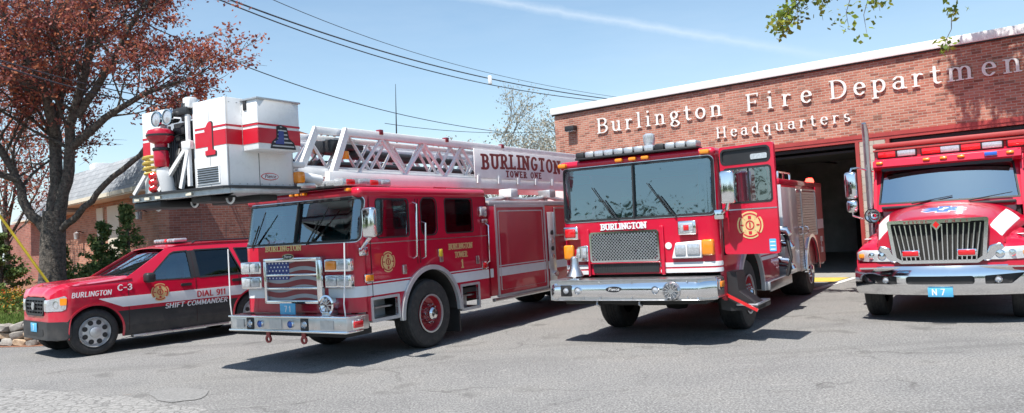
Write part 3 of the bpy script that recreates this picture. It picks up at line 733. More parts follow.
# lower front skirt under the cab
MB().box(-.44, -.33, -1.02, 1.02, .60, .76, .02).build('front_skirt', M_red2, r_)
for y in (1.21, -1.21):
    stripes(r_, y, -3.62, -.49, [(.955, 1.11, M_stripe), (1.135, 1.15, M_stripe)], [arch])
    stripes(r_, y, -3.62, -.52, [(1.70, 1.715, M_steel)], [])
    s = 1 if y > 0 else -1
    for x in (-.60, -1.655, -1.72, -2.31, -3.36):
        zt_, zb_ = 2.36, (.64 if x > -1 or x < -3 else 1.34)
        side('door_seam', sd_rr(x-.006, x+.006, zb_, zt_, 0), (x-.01, x+.01, zb_-.01, zt_+.01), y+s*.002, .003, M_seam, r_, .02)
    # steps
    for a, b, z0, z1 in ((-1.17, -.55, .57, .93), (-3.30, -2.74, .47, .92)):
        o = side('step_box', D_(sd_rr(a, b, z0, z1, .02), sd_rr(a+.04, b-.04, z0+.05, z1-.04, .01)), (a-.01, b+.01, z0-.01, z1+.01), y+s*.012, .06, M_trim, r_, .02)
        MB().box(a+.03, b-.03, y-s*.30, y-s*.27, z0+.03, z1-.02).build('step_riser', M_trim, o)
        MB().box(a+.03, b-.03, min(y-s*.28, y), max(y-s*.28, y), z0+.02, z0+.05).build('step_tread', M_steel, o)
        MB().box(a+.03, b-.03, min(y-s*.28, y-s*.1), max(y-s*.28, y-s*.1), (z0+z1)/2, (z0+z1)/2+.025).build('step_tread', M_steel, o)
    handrail(r_, [(-1.60, y, 2.30), (-1.60, y+s*.07, 2.27), (-1.55, y+s*.07, 1.47), (-1.55, y, 1.44)])
    handrail(r_, [(-1.80, y, 1.99), (-1.80, y+s*.07, 1.97), (-1.76, y+s*.07, 1.44), (-1.76, y, 1.42)])
    handrail(r_, [(-3.58, y, 1.92), (-3.58, y+s*.07, 1.88), (-3.56, y+s*.07, 1.26), (-3.56, y, 1.22)])
    lens('marker_lamp', -3.52, -3.42, y, y+s*.02, 1.14, 1.24, M_amber if s < 0 else M_redlens, r_, face='Y')
    for (xa, za) in ((-1.32, 1.28), (-2.25, 1.40), (-3.28, 1.30)):
        MB().box(xa-.045, xa+.045, min(y, y+s*.015), max(y, y+s*.015), za-.07, za+.07, .008).build('door_handle', M_steel, r_)
    lens('side_lamp', -2.26, -2.18, y, y+s*.015, 1.42, 1.54, M_yellow, r_, face='Y', bw=.005)
    lens('corner_lamp', -.60, -.45, y-.0*s, y+s*.018, 1.17, 1.26, M_amber, r_, face='Y', bw=.012)
    lens('step_lamp', -3.60, -3.42, y, y+s*.02, 2.06, 2.2, M_clear, r_, face='Y')
    MB().box(-3.58, -3.44, min(y, y+s*.06), max(y, y+s*.06), 1.93, 2.0, .01).build('intercom_plate', M_steel, r_)
emblem(-.96, 1.42, .155, lambda o: mside(1.212+o)[0], (0, 1, 0), r_)
t_side('gold_lettering', 'BURLINGTON', 'slab', .085, -2.47, 1.212, 1.52, M_gold, r_, width=.68)
t_side('gold_lettering', 'TOWER', 'slab', .085, -2.63, 1.212, 1.38, M_gold, r_, width=.36)
t_side('gold_lettering', '1', 'slab', .13, -2.80, 1.212, 1.20, M_gold, r_)
# front grille with flag panels
M_flaggrey = mat('grey_flag_white', (.30, .31, .34), .4, 0, .3)  # flag white toned down to grey
o = MB().box(-.32, -.20, -.62, .60, .88, .93, .012).box(-.32, -.20, -.62, .60, 1.50, 1.56, .012).box(-.32, -.20, -.62, -.565, .88, 1.56, .012).box(-.32, -.20, .50, .60, .88, 1.56, .012)
o.box(-.32, -.215, -.60, .55, 1.09, 1.12, .008).box(-.32, -.215, -.60, .55, 1.29, 1.32, .008)
gr = o.build('grille', M_chrome, r_)
flag = MB().box(-.31, -.245, -.57, .51, .92, 1.51).build('flag_panel', M_dkred, gr)
def wave(U, V): return V-.030*np.sin(U*6.0+.4)
F = lambda U, V: np.minimum.reduce([.028-np.abs(((wave(U, V)-.90) % .135)-.0675), sd_rr(-.565, .505, .925, 1.505)(U, V)])
front('flag_stripe', D_(F, sd_rr(-.60, -.10, 1.235, 1.6)), (-.57, .51, .92, 1.51), -.243, .004, M_flaggrey, gr, .014)
front('flag_canton', sd_rr(-.565, -.10, 1.235, 1.505), (-.57, -.09, 1.23, 1.51), -.2425, .004, M_navy, gr, .03)
front('flag_stars', U_(*[sd_circ(-.53+.075*i+(.037 if j % 2 else 0), 1.26+.055*j, .013) for i in range(6) for j in range(5)]), (-.56, -.1, 1.23, 1.5), -.239, .004, M_stripe, gr, .008)
oval_badge('grille_badge', -.06, 1.575, .24, .085, lambda o: mfront(-.19+o)[0], (1, 0, 0), r_, ring=M_chrome)
t_front('gold_lettering', 'BURLINGTON', 'slab', .075, -.292, -.66, 1.665, M_gold, r_, width=.78)
for s in (-1, 1):
    ya, yb = (.66, 1.10) if s > 0 else (-1.16, -.76)
    for z0, z1, mm in ((1.36, 1.49, 'a'), (1.13, 1.26, 'b')):
        o = MB().box(-.34, -.235, ya-.03, yb+.03, z0-.03, z1+.03, .02, 3).build('headlight_bezel' if mm == 'b' else 'warning_light_bezel', M_chrome, r_)
        mid = (ya+yb)/2
        l1 = M_clear if mm == 'b' else (M_redlens if s > 0 else M_clear)
        MB().box(-.26, -.218, ya, mid-.01, z0, z1, .015).build('headlight' if mm == 'b' else 'warning_light', M_clear if mm == 'b' else (M_amber if s > 0 else M_clear), o)
        MB().box(-.26, -.218, mid+.01, yb, z0, z1, .015).build('headlight' if mm == 'b' else 'warning_light', M_clear, o)
# bumper
bz0, bz1 = .485, .725
o = MB().box(-.48, -.03, -1.22, 1.22, bz0+.02, bz1-.015, .015).build('bumper', M_steel, r_)
MB().box(-.40, -.0, -1.235, 1.235, bz1-.03, bz1, .012).box(-.35, -.0, -1.235, 1.235, bz0, bz0+.035, .014).build('bumper_rim', M_chrome, o)
MB().box(-.6, -.10, -1.15, 1.15, bz0-.06, bz0+.03).build('bumper_beam', M_dark, o)
for y in (-.76, -.53, .12, .40): round_lamp('bumper_light', -.025, y, .605, .05, o, M_clear if y in (-.76, .40) else M_blue)
for y in (-.76, .40): MB().box(-.04, -.02, y-.08, y+.08, .52, .69, .01).build('lamp_plate', M_black, o)
for y in (-1.03, -.2, .85): box('bumper_panel', M_alu, o, -.035, -.02, y-.13, y+.13, .54, .67)
lens('bumper_side_lamp', -.33, -.15, 1.22, 1.235, .55, .64, M_redlens, o, face='Y', bw=.025)
for y in (-.42, .33):
    hk = sheet('tow_hook', D_(U_(sd_rr(y-.035, y+.035, .40, .49, 0), sd_circ(y, .375, .06)), sd_circ(y, .37, .030)), (y-.08, y+.08, .29, .5), .01, mfront(-.06)[0], .025, (1, 0, 0), M_redsteel, o)
# marker rods on the bumper corners
for y in (-1.2, 1.19):
    MB().tube([(-.05, y, .70), (-.03, y, .9), (-.05, y*1.02, 1.3), (-.06, y*1.03, 1.74)], .010, 6).build('corner_marker', M_stripe, r_)
# mechanical siren on the bumper deck, plate
o = MB().lathe([(.001, -.22), (.05, -.22), (.09, -.16), (.075, -.06), (.10, -.04), (.145, .0), (.145, .03), (.12, .04)], (-.16, .74, .87), 'X', 28).build('siren', M_chrome, r_)
q = MB()
for k in range(10):
    a = 2*math.pi*k/10; q.bar((-.135, .74+.03*math.cos(a), .87+.03*math.sin(a)), (-.13, .74+.125*math.cos(a), .87+.125*math.sin(a)), .014)
q.build('siren_vane', M_steel, o)
MB().box(-.30, -.1, .68, .80, .72, .78, .01).build('siren_bracket', M_steel, o)
o = MB().box(-.10, -.085, -.16, .16, .735, .90, .004).build('registration_plate', M_bluepl, r_)
t_front('plate_number', '7 1', 'sans', .08, -.082, -.06, .78, M_stripe, o)
# mirrors
for s in (1,):
    m_ = mirror(r_, -.22, s*1.52, 2.00, s, .42, .2)
    MB().tube([(-.40, s*1.20, 1.60), (-.30, s*1.36, 1.68), (-.27, s*1.52, 1.80)], .028, 8).box(-.52, -.36, min(s*1.2, s*1.24), max(s*1.2, s*1.24), 1.54, 1.66, .01).build('mirror_arm', M_chrome, m_)
# roof: light bar, side warning lights, clearance lamps
lightbar(r_, -.62, -.36, -.85, 1.00, 2.545, 2.66, 'rwwrrrwwr')
for y in (-.95, -.12, .0, .12, 1.02): MB().box(-.44, -.36, y-.045, y+.045, 2.47, 2.515, .015).build('clearance_lamp', M_amber, r_)
# chassis, wheels
box('chassis', M_dark, r_, -11.6, -.5, -.42, .42, .50, .82)
box('front_axle', M_dark, r_, -2.05, -1.85, -1.0, 1.0, .42, .62)
for s in (1, -1):
    wheel(r_, -1.93, s*1.19, .54, .34, .29, s, M_red2)
    for x in (-8.5, -9.85): wheel(r_, x, s*1.16, .54, .55, .29, s, M_red2)
MB().box(-2.72, -2.69, .85, 1.19, .14, .55).build('mud_flap', M_black, r_); MB().box(-2.72, -2.69, -1.19, -.85, .14, .55).build('mud_flap', M_black, r_)
# body behind the cab
bd = MB().box(-7.75, -3.70, -1.19, 1.19, .62, 2.24, .015).build('body', M_red2, r_)
MB().box(-11.9, -10.6, -1.19, 1.19, .62, 2.24, .015).box(-10.6, -7.75, -1.19, 1.19, 1.26, 2.24, .015).build('rear_body', M_red2, r_)
for s in (1, -1):
    y = s*1.2
    o = side('compartment_frame', D_(sd_rr(-5.76, -3.92, .58, 2.25, .01), sd_rr(-5.715, -3.965, .625, 2.205, .01)), (-5.8, -3.78, .54, 2.27), y+s*.008, .05, M_trim, r_, .025)
    side('compartment_door', sd_rr(-5.715, -3.965, .625, 2.205), (-5.72, -3.96, .62, 2.21), y-s*.004, .02, M_red, r_, .05)
    side('door_trim', D_(sd_rr(-5.66, -4.02, .68, 2.15, .03), sd_rr(-5.638, -4.042, .702, 2.128, .03)), (-5.65, -4.0, .7, 2.16), y+s*.004, .012, M_trim, r_, .02)
    stripes(r_, y+s*.002, -5.70, -3.97, [(.955, 1.11, M_stripe), (1.135, 1.15, M_stripe)], [])
    stripes(r_, y+s*.002, -11.85, -5.80, [(.955, 1.11, M_stripe)], [sd_circ(-8.5, .54, .72), sd_circ(-9.85, .54, .72)])
    stripes(r_, y+s*.002, -4.0+.22, -3.68, [(.955, 1.11, M_stripe)], [])
    MB().box(-5.80, -3.72, min(y-s*.02, y+s*.05), max(y-s*.02, y+s*.05), .52, .575, .01).build('rub_rail', M_steel, r_)
    # pump panel: steel plate, gauges, pipe
    MB().box(-6.12, -5.84, min(y, y+s*.012), max(y, y+s*.012), .70, 2.10, .004).build('pump_panel', M_trim, r_)
    side('small_door', sd_rr(-6.60, -6.14, 1.62, 2.18, .02), (-6.62, -6.12, 1.6, 2.2), y+s*.02, .02, M_red, r_, .04)
    side('small_door_trim', D_(sd_rr(-6.62, -6.12, 1.60, 2.2, .02), sd_rr(-6.585, -6.155, 1.635, 2.165, .02)), (-6.65, -6.1, 1.58, 2.22), y+s*.026, .02, M_steel, r_, .02)
    for k in range(4): round_ = MB().lathe([(.045, 0), (.05, s*.02), (.001, s*.022)], (-5.98, y+s*.01, 1.2+.16*k), 'Y', 16).build('gauge', M_black if k % 2 else M_chrome, r_)
    MB().tube([(-5.98, y, .85), (-5.98, y+s*.10, .85)], .06, 12).build('hose_outlet', M_chrome, r_)
    MB().box(-7.6, -3.75, min(y-s*.12, y), max(y-s*.12, y), 2.24, 2.33, .01).build('top_rail', M_trim, r_)
    for x in (-4.5, -6.0):
        o = MB().box(x-.32, x-.06, y-s*.30 if s > 0 else y+.02, y-.02 if s > 0 else y+.30, 2.40, 2.56, .02).box(x-.22, x-.16, y-s*.20-.03, y-s*.20+.03, 2.3, 2.42).build('scene_light', M_white if x > -5 else M_alu, r_)
    # outrigger and fender of the rear axle
    for x in (-8.5, -9.85):
        side('fender_trim', I_(D_(sd_circ(x, .54, .72), sd_circ(x, .54, .66)), sd_rr(x-1, x+1, .52, 2)), (x-.8, x+.8, .5, 1.4), y+s*.02, .04, M_chrome, r_, .025)
q = MB()
for k in range(7): q.tube([(-4.0-k*.33, -.9+.1*math.sin(k), 2.30), (-4.0-k*.33, .9, 2.30)], .05, 8)
q.tube([(-3.9, .95, 2.33), (-4.6, .98, 2.40), (-5.4, .95, 2.36), (-6.4, .97, 2.42), (-7.2, .95, 2.34)], .045, 8)
q.build('deck_equipment', M_alu, r_)
# ladder cradle, turntable
MB().box(-3.45, -3.15, -.5, .5, 2.5, 2.74, .02).build('ladder_cradle', M_red, r_)
MB().lathe([(.001, .9), (.62, .9), (.62, .3), (.8, .2), (.8, 0), (.001, 0)], (-9.2, 0, 1.9), 'Z', 32).build('turntable', M_lwhite, r_)
MB().box(-10.4, -8.9, -.72, -.60, 2.1, 3.3, .03).box(-10.4, -8.9, .60, .72, 2.1, 3.3, .03).build('turret_frame', M_lwhite, r_)
# aerial ladder: three telescoping sections
lad = truss(r_, 'aerial_ladder', .60, -.42, -9.9, 2.60, 2.80, 3.35, 3.47, 8, M_lwhite, .040, .42)
truss(r_, 'ladder_side', -.60, -.42, -9.9, 2.60, 2.80, 3.33, 3.47, 8, M_lwhite, .045, .42, lad)
truss(r_, 'inner_ladder_side', .47, .05, -8.5, 2.72, 2.86, 3.36, 3.47, 9, M_lwhite, .03, .40, lad)
truss(r_, 'inner_ladder_side', -.47, .05, -8.5, 2.72, 2.86, 3.36, 3.47, 9, M_lwhite, .03, .40, lad)
truss(r_, 'fly_ladder_side', .36, .42, -7.5, 2.80, 2.90, 3.28, 3.36, 12, M_lwhite, .022, .2, lad)
truss(r_, 'fly_ladder_side', -.36, .42, -7.5, 2.80, 2.90, 3.28, 3.36, 12, M_lwhite, .022, .2, lad)
q = MB()
for k in range(28): q.tube([(.1-k*.34, -.6 if k > 1 else -.36, 2.78), (.1-k*.34, .6 if k > 1 else .36, 2.78)], .02, 6)
q.build('ladder_rungs', M_alu, lad)
q = MB().tube([(-1.0, .18, 3.14), (-2.9, .18, 3.13)], .085, 12).tube([(-2.95, .18, 3.13), (-4.4, .18, 3.13)], .065, 12).tube([(-.9, -.15, 3.0), (-7, -.15, 3.0)], .06, 10)
q.build('extension_cylinder', M_black, lad)
q = MB()
for k in range(4):
    pts = [(-.75-.05*k+.9*t, .3-.2*k, 3.2-.35*math.sin(math.pi*t)+.03*k) for t in np.linspace(-.3, 1, 9)]
    q.tube(pts, .016, 6)
q.build('hydraulic_hose', M_rope, lad)
MB().tube([(.2, .30, 3.42), (-.1, .30, 3.40), (-.35, .30, 3.36), (-.5, .3, 3.1)], .028, 8).build('copper_pipe', mat('copper_pipe', (.5, .22, .12), .4, .6), lad)
MB().box(-.98, -.62, .12, .50, 3.10, 3.30, .03).box(-1.4, -1.0, .0, .45, 3.18, 3.26, .02).build('valve_block', M_grey, lad)
lens('amber_lamp', -.88, -.80, .50, .60, 3.02, 3.10, M_amber, lad, face='X', bez=M_amber)
for x in (-1.6, -3.35, -5.2): MB().box(x-.04, x+.04, .57, .66, 3.42, 3.50, .005).build('ladder_marker', M_dkred, lad)
# sign panel on the ladder
sp_ = MB().box(-8.6, -4.14, .655, .675, 2.80, 3.35, .006).build('ladder_sign', M_lwhite, lad)
t_side('ladder_lettering', 'BURLINGTON', 'slab', .26, -4.38, .680, 2.975, M_dkred, sp_, width=3.14, curve=.05)
t_side('ladder_lettering', 'TOWER ONE', 'slab', .115, -5.22, .680, 2.845, M_dkred, sp_, width=1.42)
q = MB()
for k in range(6): MB().prism([(-4.3-k*.72, 2.70), (-4.18-k*.72, 2.70), (-4.20-k*.72, 2.84), (-4.28-k*.72, 2.84)], 'Y', .676, .70).build('panel_bracket', M_lwhite, lad)
# long white locker along the ladder's foot
MB().box(-2.9, -.45, .50, .64, 2.585, 2.70, .015).build('ladder_locker', M_lwhite, lad)
o = MB().box(-1.35, -.30, .82, 1.02, 2.55, 2.67, .03).build('warning_light', M_clear, r_)
for k in range(4): MB().box(-1.30+.25*k, -1.12+.25*k, .80, 1.035, 2.57, 2.65, .02).build('light_module', M_redlens if k % 2 else M_clear, o)
# basket
bk = MB().box(.45, 1.5, .82, .86, 2.50, 3.64, .006).box(.45, 1.5, -.86, -.82, 2.50, 3.64, .006).box(.45, .49, -.86, .86, 2.50, 3.64, .006)
bk.box(1.47, 1.51, .22, .86, 2.50, 3.64, .006).box(1.47, 1.51, -.86, -.36, 2.52, 3.64, .006)
bk = bk.build('basket', M_white, r_)
MB().box(.40, 1.50, -.92, .90, 2.44, 2.51, .015).prism([(1.45, .90), (1.56, .84), (1.66, -.15), (1.62, -.98), (1.45, -1.10), (.7, -1.05), (.4, -.9)], 'Z', 2.44, 2.505).build('basket_floor', M_alu, bk)
MB().prism([(1.44, .93), (1.59, .86), (1.69, -.15), (1.65, -1.00), (1.46, -1.14), (.7, -1.08), (.4, -.95), (.4, .93)], 'Z', 2.505, 2.535).build('floor_edge', M_grey, bk)
MB().box(.50, 1.46, -.82, .82, 2.52, 2.54).build('basket_deck', M_black, bk)
q = MB()
for (x, y) in ((1.635, -.85), (1.65, -.6), (1.66, -.35), (1.63, .25)): q.obox((x, y, 2.47), (.02, .11, .035), Matrix.Rotation(0, 4, 'Z'))
q.build('floor_lamp', M_cream, bk)
MB().box(1.0, 1.6, -1.0, -.4, 2.34, 2.44, .03).box(1.1, 1.5, .1, .5, 2.36, 2.44, .02).box(.6, .9, -.3, .7, 2.36, 2.44, .02).build('floor_underframe', M_black, bk)
for y in (-.9, -.1, .62):
    pts = [(1.3, y+.07*math.cos(a), 2.40+.07*math.sin(a)) for a in [math.pi+math.pi*k/8 for k in range(9)]]
    MB().tube(pts, .014, 6).build('lifting_ring', M_white, bk)
# side locker on the basket
lk = MB().box(.58, 1.26, .86, 1.15, 2.97, 3.62, .012).build('basket_locker', M_white, bk)
MB().box(.56, 1.28, .85, 1.17, 3.60, 3.625, .004).build('locker_lid', M_alu, bk)
def band(name, x0, x1, z0, z1, y, m, par): return MB().box(x0, x1, y-.003, y+.003, z0, z1).build(name, m, par)
for z0, z1, mm in ((3.05, 3.24, M_redstripe), (3.275, 3.30, M_redstripe)):
    band('red_band', 1.27, 1.505, z0, z1, .863, mm, bk); band('red_band', .58, 1.26, z0, z1, 1.153, mm, bk); band('red_band', .45, .57, z0, z1, .863, mm, bk)
    MB().box(1.509, 1.514, .26, .86, z0, z1).build('red_band', mm, bk); MB().box(1.511, 1.515, -.86, -.70, z0, z1).build('red_band', mm, bk)
    MB().box(1.263, 1.266, .87, 1.15, z0, z1).build('red_band', mm, bk)
t_front('basket_number', '1', 'slab', .36, 1.517, .46, 2.97, M_redstripe, bk, th=.006)
t_front('basket_number_shadow', '1', 'slab', .38, 1.5155, .475, 2.955, M_black, bk, th=.004)
oval_badge('basket_badge', -.86, 2.66, .28, .095, lambda o: (lambda u, v: (-u, np.full_like(u, .866+o), v)), (0, 1, 0), bk, face=M_stripe, ink=M_dkred)
q = MB()
for k in range(9):
    for z in (2.56, 3.58): q.lathe([(.010, 0), (.008, .006), (.001, .007)], (.53+.115*k, .861, z), 'Y', 6)
q.build('rivet_row', M_alu, bk)
MB().box(1.02, 1.026, .860, .864, 2.52, 2.96).build('panel_seam', M_grey, bk)
MB().box(1.511, 1.515, .54, .545, 2.52, 3.62).build('panel_seam', M_alu, bk)
MB().box(1.255, 1.275, .90, .96, 3.48, 3.60, .004).build('locker_latch', M_black, bk)
MB().box(1.262, 1.268, .87, 1.15, 3.30, 3.303).build('panel_seam', M_grey, bk)
# decal: dark bell-shaped patch with stars and bars
F = sd_poly([(-.66, 2.99), (-1.08, 2.99), (-1.05, 3.08), (-.98, 3.13), (-.97, 3.28), (-.90, 3.30), (-.80, 3.27), (-.77, 3.13), (-.69, 3.08)])
Mb = lambda o: (lambda u, v: (-u*0+(u*-1.0), np.full_like(u, 1.158+o), v))
sheet('locker_decal', F, (-1.1, -.64, 2.97, 3.32), .012, Mb(0), .003, (0, 1, 0), M_black, bk)
sheet('decal_detail', I_(grow(F, -.02), lambda U, V: .009-np.abs((V % .05)-.025)), (-1.1, -.64, 2.97, 3.32), .008, Mb(.003), .003, (0, 1, 0), M_alu, bk)
sheet('decal_detail', I_(grow(F, -.03), sd_rr(-1.0, -.86, 3.05, 3.22)), (-1.1, -.64, 2.97, 3.32), .012, Mb(.005), .003, (0, 1, 0), M_navy, bk)
# louvre, nozzle and lights on the basket front
MB().box(1.512, 1.520, .27, .72, 2.58, 2.80).build('louvre', M_lwhite, bk)
q = MB()
for k in range(7): q.box(1.520, 1.528, .29, .70, 2.60+k*.029, 2.612+k*.029)
q.build('louvre_slot', M_grey, bk)
NX_, NY_ = 1.64, -.27
nz = MB().lathe([(.001, -.36), (.085, -.36), (.095, -.30), (.095, -.16), (.075, -.12), (.08, -.06), (.14, -.03), (.168, .02), (.172, .07), (.15, .115), (.10, .135), (.001, .14)], (NX_, NY_, 3.22), 'Z', 28)
nz = nz.build('monitor_nozzle', M_red2, bk)
MB().tube([(NX_-.10, NY_, 2.53), (NX_-.06, NY_, 2.70), (NX_-.02, NY_, 2.80), (NX_, NY_, 2.86)], [.10, .10, .09, .07], 16).build('monitor_pipe', M_white, nz)
q = MB().lathe([(.10, -.02), (.105, -.01), (.105, .01), (.10, .02)], (NX_, NY_, 3.09), 'Z', 20).lathe([(.176, -.012), (.178, .012), (.172, .014)], (NX_, NY_, 3.265), 'Z', 28)
q.build('nozzle_fitting', M_black, nz)
MB().tube([(NX_-.12+.12*math.cos(a), NY_-.38+.08*math.sin(a), 2.80+.006*k) for k, a in enumerate([2*math.pi*j/12 for j in range(40)])], .022, 6).build('coiled_hose', M_hose, bk)
for k in range(3): MB().lathe([(.05, -.03), (.055, .02), (.03, .05), (.001, .05)], (1.58, -.56, 2.60+.085*k), 'X', 12).build('valve_cap', M_redlens, bk)
q = MB().bar((1.55, .14, 3.08), (1.60, -.40, 2.56), .05, .05).bar((1.55, .18, 3.08), (1.57, .02, 2.56), .045, .05).bar((1.54, .16, 3.60), (1.54, .16, 2.58), .05, .04).bar((1.54, -.74, 2.84), (1.60, -.96, 2.55), .045, .04).box(1.52, 1.58, .06, .24, 3.05, 3.16, .01)
q.build('basket_brace', M_white, bk)
q = MB().box(1.46, 1.58, -.10, .20, 3.50, 3.60, .02).box(1.49, 1.56, .06, .16, 3.42, 3.66, .01).tube([(1.52, -.30, 3.56), (1.52, .2, 3.56)], .03, 8)
q.build('light_bracket', M_grey, bk)
MB().box(1.44, 1.56, .10, .24, 3.58, 3.72, .015).build('camera_box', M_lwhite, bk)
for y in (-.38, -.14):
    o = MB().lathe([(.001, -.14), (.06, -.13), (.09, -.02), (.105, .0), (.105, .03), (.09, .03)], (1.60, y, 3.50), 'X', 24).build('floodlight', M_chrome, bk)
    MB().lathe([(.09, .02), (.001, .03)], (1.60, y, 3.50), 'X', 20).build('lens', M_clear, o)
q = MB()
for k in range(8): q.tube([(1.50, -.28+.05*k, 3.40-.08*k), (1.55, -.20+.04*k, 3.0), (1.53, -.26+.06*k, 2.6)], .018, 6)
q.box(1.36, 1.40, -.34, .20, 2.56, 3.45, .01)
for z in (2.75, 2.95, 3.15, 3.32): q.box(1.40, 1.50, -.22, .02, z-.05, z+.05, .015)
q.build('control_lines', M_black, bk)
# boom tip between basket and ladder
q = MB().box(.05, .46, -.30, .34, 2.62, 2.86, .03).bar((.42, .30, 2.9), (-.1, .30, 3.3), .06).tube([(.35, .62, 2.72), (-.25, .62, 2.66)], .075, 12).box(.1, .40, .40, .72, 2.82, 2.9, .02)
q.build('boom_tip', M_lwhite, bk)
o = MB().box(.32, .46, .78, .95, 2.58, 2.74, .03).build('amber_lamp', M_amber, bk)
MB().box(.0, .35, .5, .8, 2.52, 2.6, .015).build('lamp_bracket', M_steel, bk)
# ------------------------------------------------------------------ PUMPER
T2 = place('pumper_truck', 'red pumper fire truck with its driver door hanging open, silver bell on its bumper', 'fire truck', 'T2')
r_ = T2
W2 = 1.235
c2 = dict(Xf=-.28, w=W2, r=.14, rake=.05, zb=1.84, z0=1.02, zt=2.70, xr=-3.95, zs=.62, zroof=2.80, wx=-1.90, wr=.55, arch=.72,
          wsw=1.20, wz0=1.86, wz1=2.66, wipers=[(-.25, -.45), (.65, -.45)],
          wins=[(-1.42, -.62, 1.95, 2.62, .05), (-3.6, -2.6, 1.95, 2.6, .05)], door=(-1.50, -.50, 1.24, 2.66))
custom_cab(r_, c2)
emb_arch = sd_circ(-1.90, .55, .78)
# light aluminium cradle under the nose, headlight panels
Mo, No = wrapmap(-.28, W2, .14, .05, 1.84, .005)
for z0, z1 in ((1.025, 1.085), (1.11, 1.175)):
    sheet('front_stripe', D_(sd_rr(-1.34, 1.34, z0, z1), sd_rr(-.80, .36, .9, 1.3)), (-1.35, 1.35, z0-.01, z1+.01), .03, Mo, .004, No, M_stripe, r_)
g = sd_rr(-.72, .34, 1.235, 1.64, .02)
fr = front('grille', D_(grow(g, .03), g), (-.78, .40, 1.18, 1.70), -.235, .045, M_chrome, r_, .015)
def mesh_sd(s): return lambda U, V: np.maximum(.0045-np.abs(((U+V) % s)-s/2)*.7071, .0045-np.abs(((U-V) % s)-s/2)*.7071)
front('grille_screen', I_(g, mesh_sd(.05)), (-.73, .35, 1.22, 1.65), -.238, .006, M_steel, fr, .0085)
front('grille_recess', g, (-.73, .35, 1.22, 1.65), -.262, .0, M_grey, fr, .1)
g2 = sd_rr(-.72, .34, 1.045, 1.175, .02)
lg = front('lower_grille', g2, (-.73, .35, 1.03, 1.19), -.268, .004, M_black, r_, .03)
front('lower_grille_mesh', I_(g2, lambda U, V: .005-np.abs((U % .03)-.015)), (-.73, .35, 1.03, 1.19), -.262, .006, M_grey, lg, .0075)
q = MB(); q.prism([(-.80, 1.0), (-.80, 1.72), (-.76, 1.72), (-.76, 1.0)], 'X', -.275, -.24); q.prism([(.38, 1.0), (.38, 1.72), (.44, 1.72), (.44, 1.0)], 'X', -.275, -.24); q.box(-.275, -.235, -.76, .38, 1.185, 1.205)
q.build('front_moulding', M_red, r_, bev=.01)
t_front('white_lettering', 'BURLINGTON', 'slab', .085, -.268, -.56, 1.70, M_stripe, r_, width=.74)
for s, ya, yb in ((-1, -1.15, -.95), (1, .70, .92)):
    o = MB().box(-.30, -.20, ya-.025, yb+.025, 1.57, 1.77, .02, 3).build('warning_light', M_chrome, r_)
    MB().box(-.22, -.18, ya+.01, yb-.01, 1.60, 1.74, .02, 3).build('lens', M_redlens if s < 0 else M_clear, o)
    if s > 0: MB().box(-.185, -.172, ya+.07, yb-.07, 1.63, 1.71, .01).build('light_module', M_redlens, o)
for s in (-1, 1):
    ya, yb = (.58, .98) if s > 0 else (-1.0, -.80)
    zc = 1.36
    o = MB().prism([(ya-.03, zc-.13), (yb+.02, zc-.13), (yb+.02, zc+.12), (ya+.04, zc+.10)], 'X', -.32, -.225).build('headlight_bezel', M_white if s > 0 else M_chrome, r_, bev=.015)
    MB().box(-.235, -.205, ya+.03, (ya+yb)/2-.01, zc-.08, zc+.07, .02).box(-.235, -.205, (ya+yb)/2+.01, yb, zc-.08, zc+.08, .02).build('headlight', M_clear, o)
    yc0, yc1 = (1.0, 1.17) if s > 0 else (-1.2, -1.03)
    MB().box(-.36, -.215, yc0, yc1, zc-.10, zc+.13, .03, 3).build('turn_signal', M_amber, o)
emb = MB().lathe([(.05, 0), (.05, .008), (.001, .01)], (-.277, .50, 1.42), 'X', 20).build('round_decal', M_stripe, r_)
# bumper: flat front with angled corners
xb = .15
o = MB().prism([(-.42, -1.22), (-.42, -1.16), (xb-.02, -1.16), (xb-.02, 1.02), (-.06, 1.20), (-.42, 1.20), (-.42, 1.235), (-.06, 1.235), (xb-.03, 1.04), (xb-.03, -1.29), (-.12, -1.33), (-.42, -1.33)], 'Z', .67, .955)
bm2 = o.build('bumper', M_steel, r_, bev=.008)
def bf(off):
    def M(u, v):
        t = (v-.81)/.15; c = np.clip((u-1.0)/.24, 0, 1); d = np.clip((-1.2-u)/.14, 0, 1)
        return (xb+.004-.055*np.abs(t)**2.2-.20*c**1.3-.12*d**2+off+.006*np.sin(u*2.1), u, v)
    return M
sheet('bumper_face', sd_rr(-1.335, 1.245, .66, .965, .03), (-1.34, 1.25, .65, .97), .02, bf(0), .03, (1, 0, 0), M_chrome, bm2)
MB().prism([(-.38, -1.30), (xb-.01, -1.27), (xb-.01, 1.04), (-.06, 1.22), (-.38, 1.22)], 'Z', .955, .972).build('bumper_deck', M_steel, bm2)
MB().box(-.5, 0, -1.1, 1.1, .60, .70, .02).build('bumper_beam', M_dark, bm2)
for y in (-1.0, -.80, .42): round_lamp('bumper_light', xb+.005, y, .815, .052, bm2, M_clear, .05, M_chrome if y != -1.0 else M_black)
MB().box(xb-.005, xb+.01, -1.09, -.91, .73, .90, .01).build('lamp_plate', M_black, bm2)
o = MB().lathe([(.001, .06), (.03, .06), (.05, .03), (.10, .03), (.115, .05), (.13, .03), (.135, 0)], (xb, .66, .80), 'X', 32).build('siren_speaker', M_steel, bm2)
q = MB()
for rr_ in (.06, .085, .11): q.lathe([(rr_-.005, .05), (rr_, .06), (rr_+.005, .05)], (xb, .66, .80), 'X', 28)
for k in range(12): a = math.pi*k/6; q.bar((xb+.055, .66+.03*math.cos(a), .8+.03*math.sin(a)), (xb+.055, .66+.12*math.cos(a), .8+.12*math.sin(a)), .008)
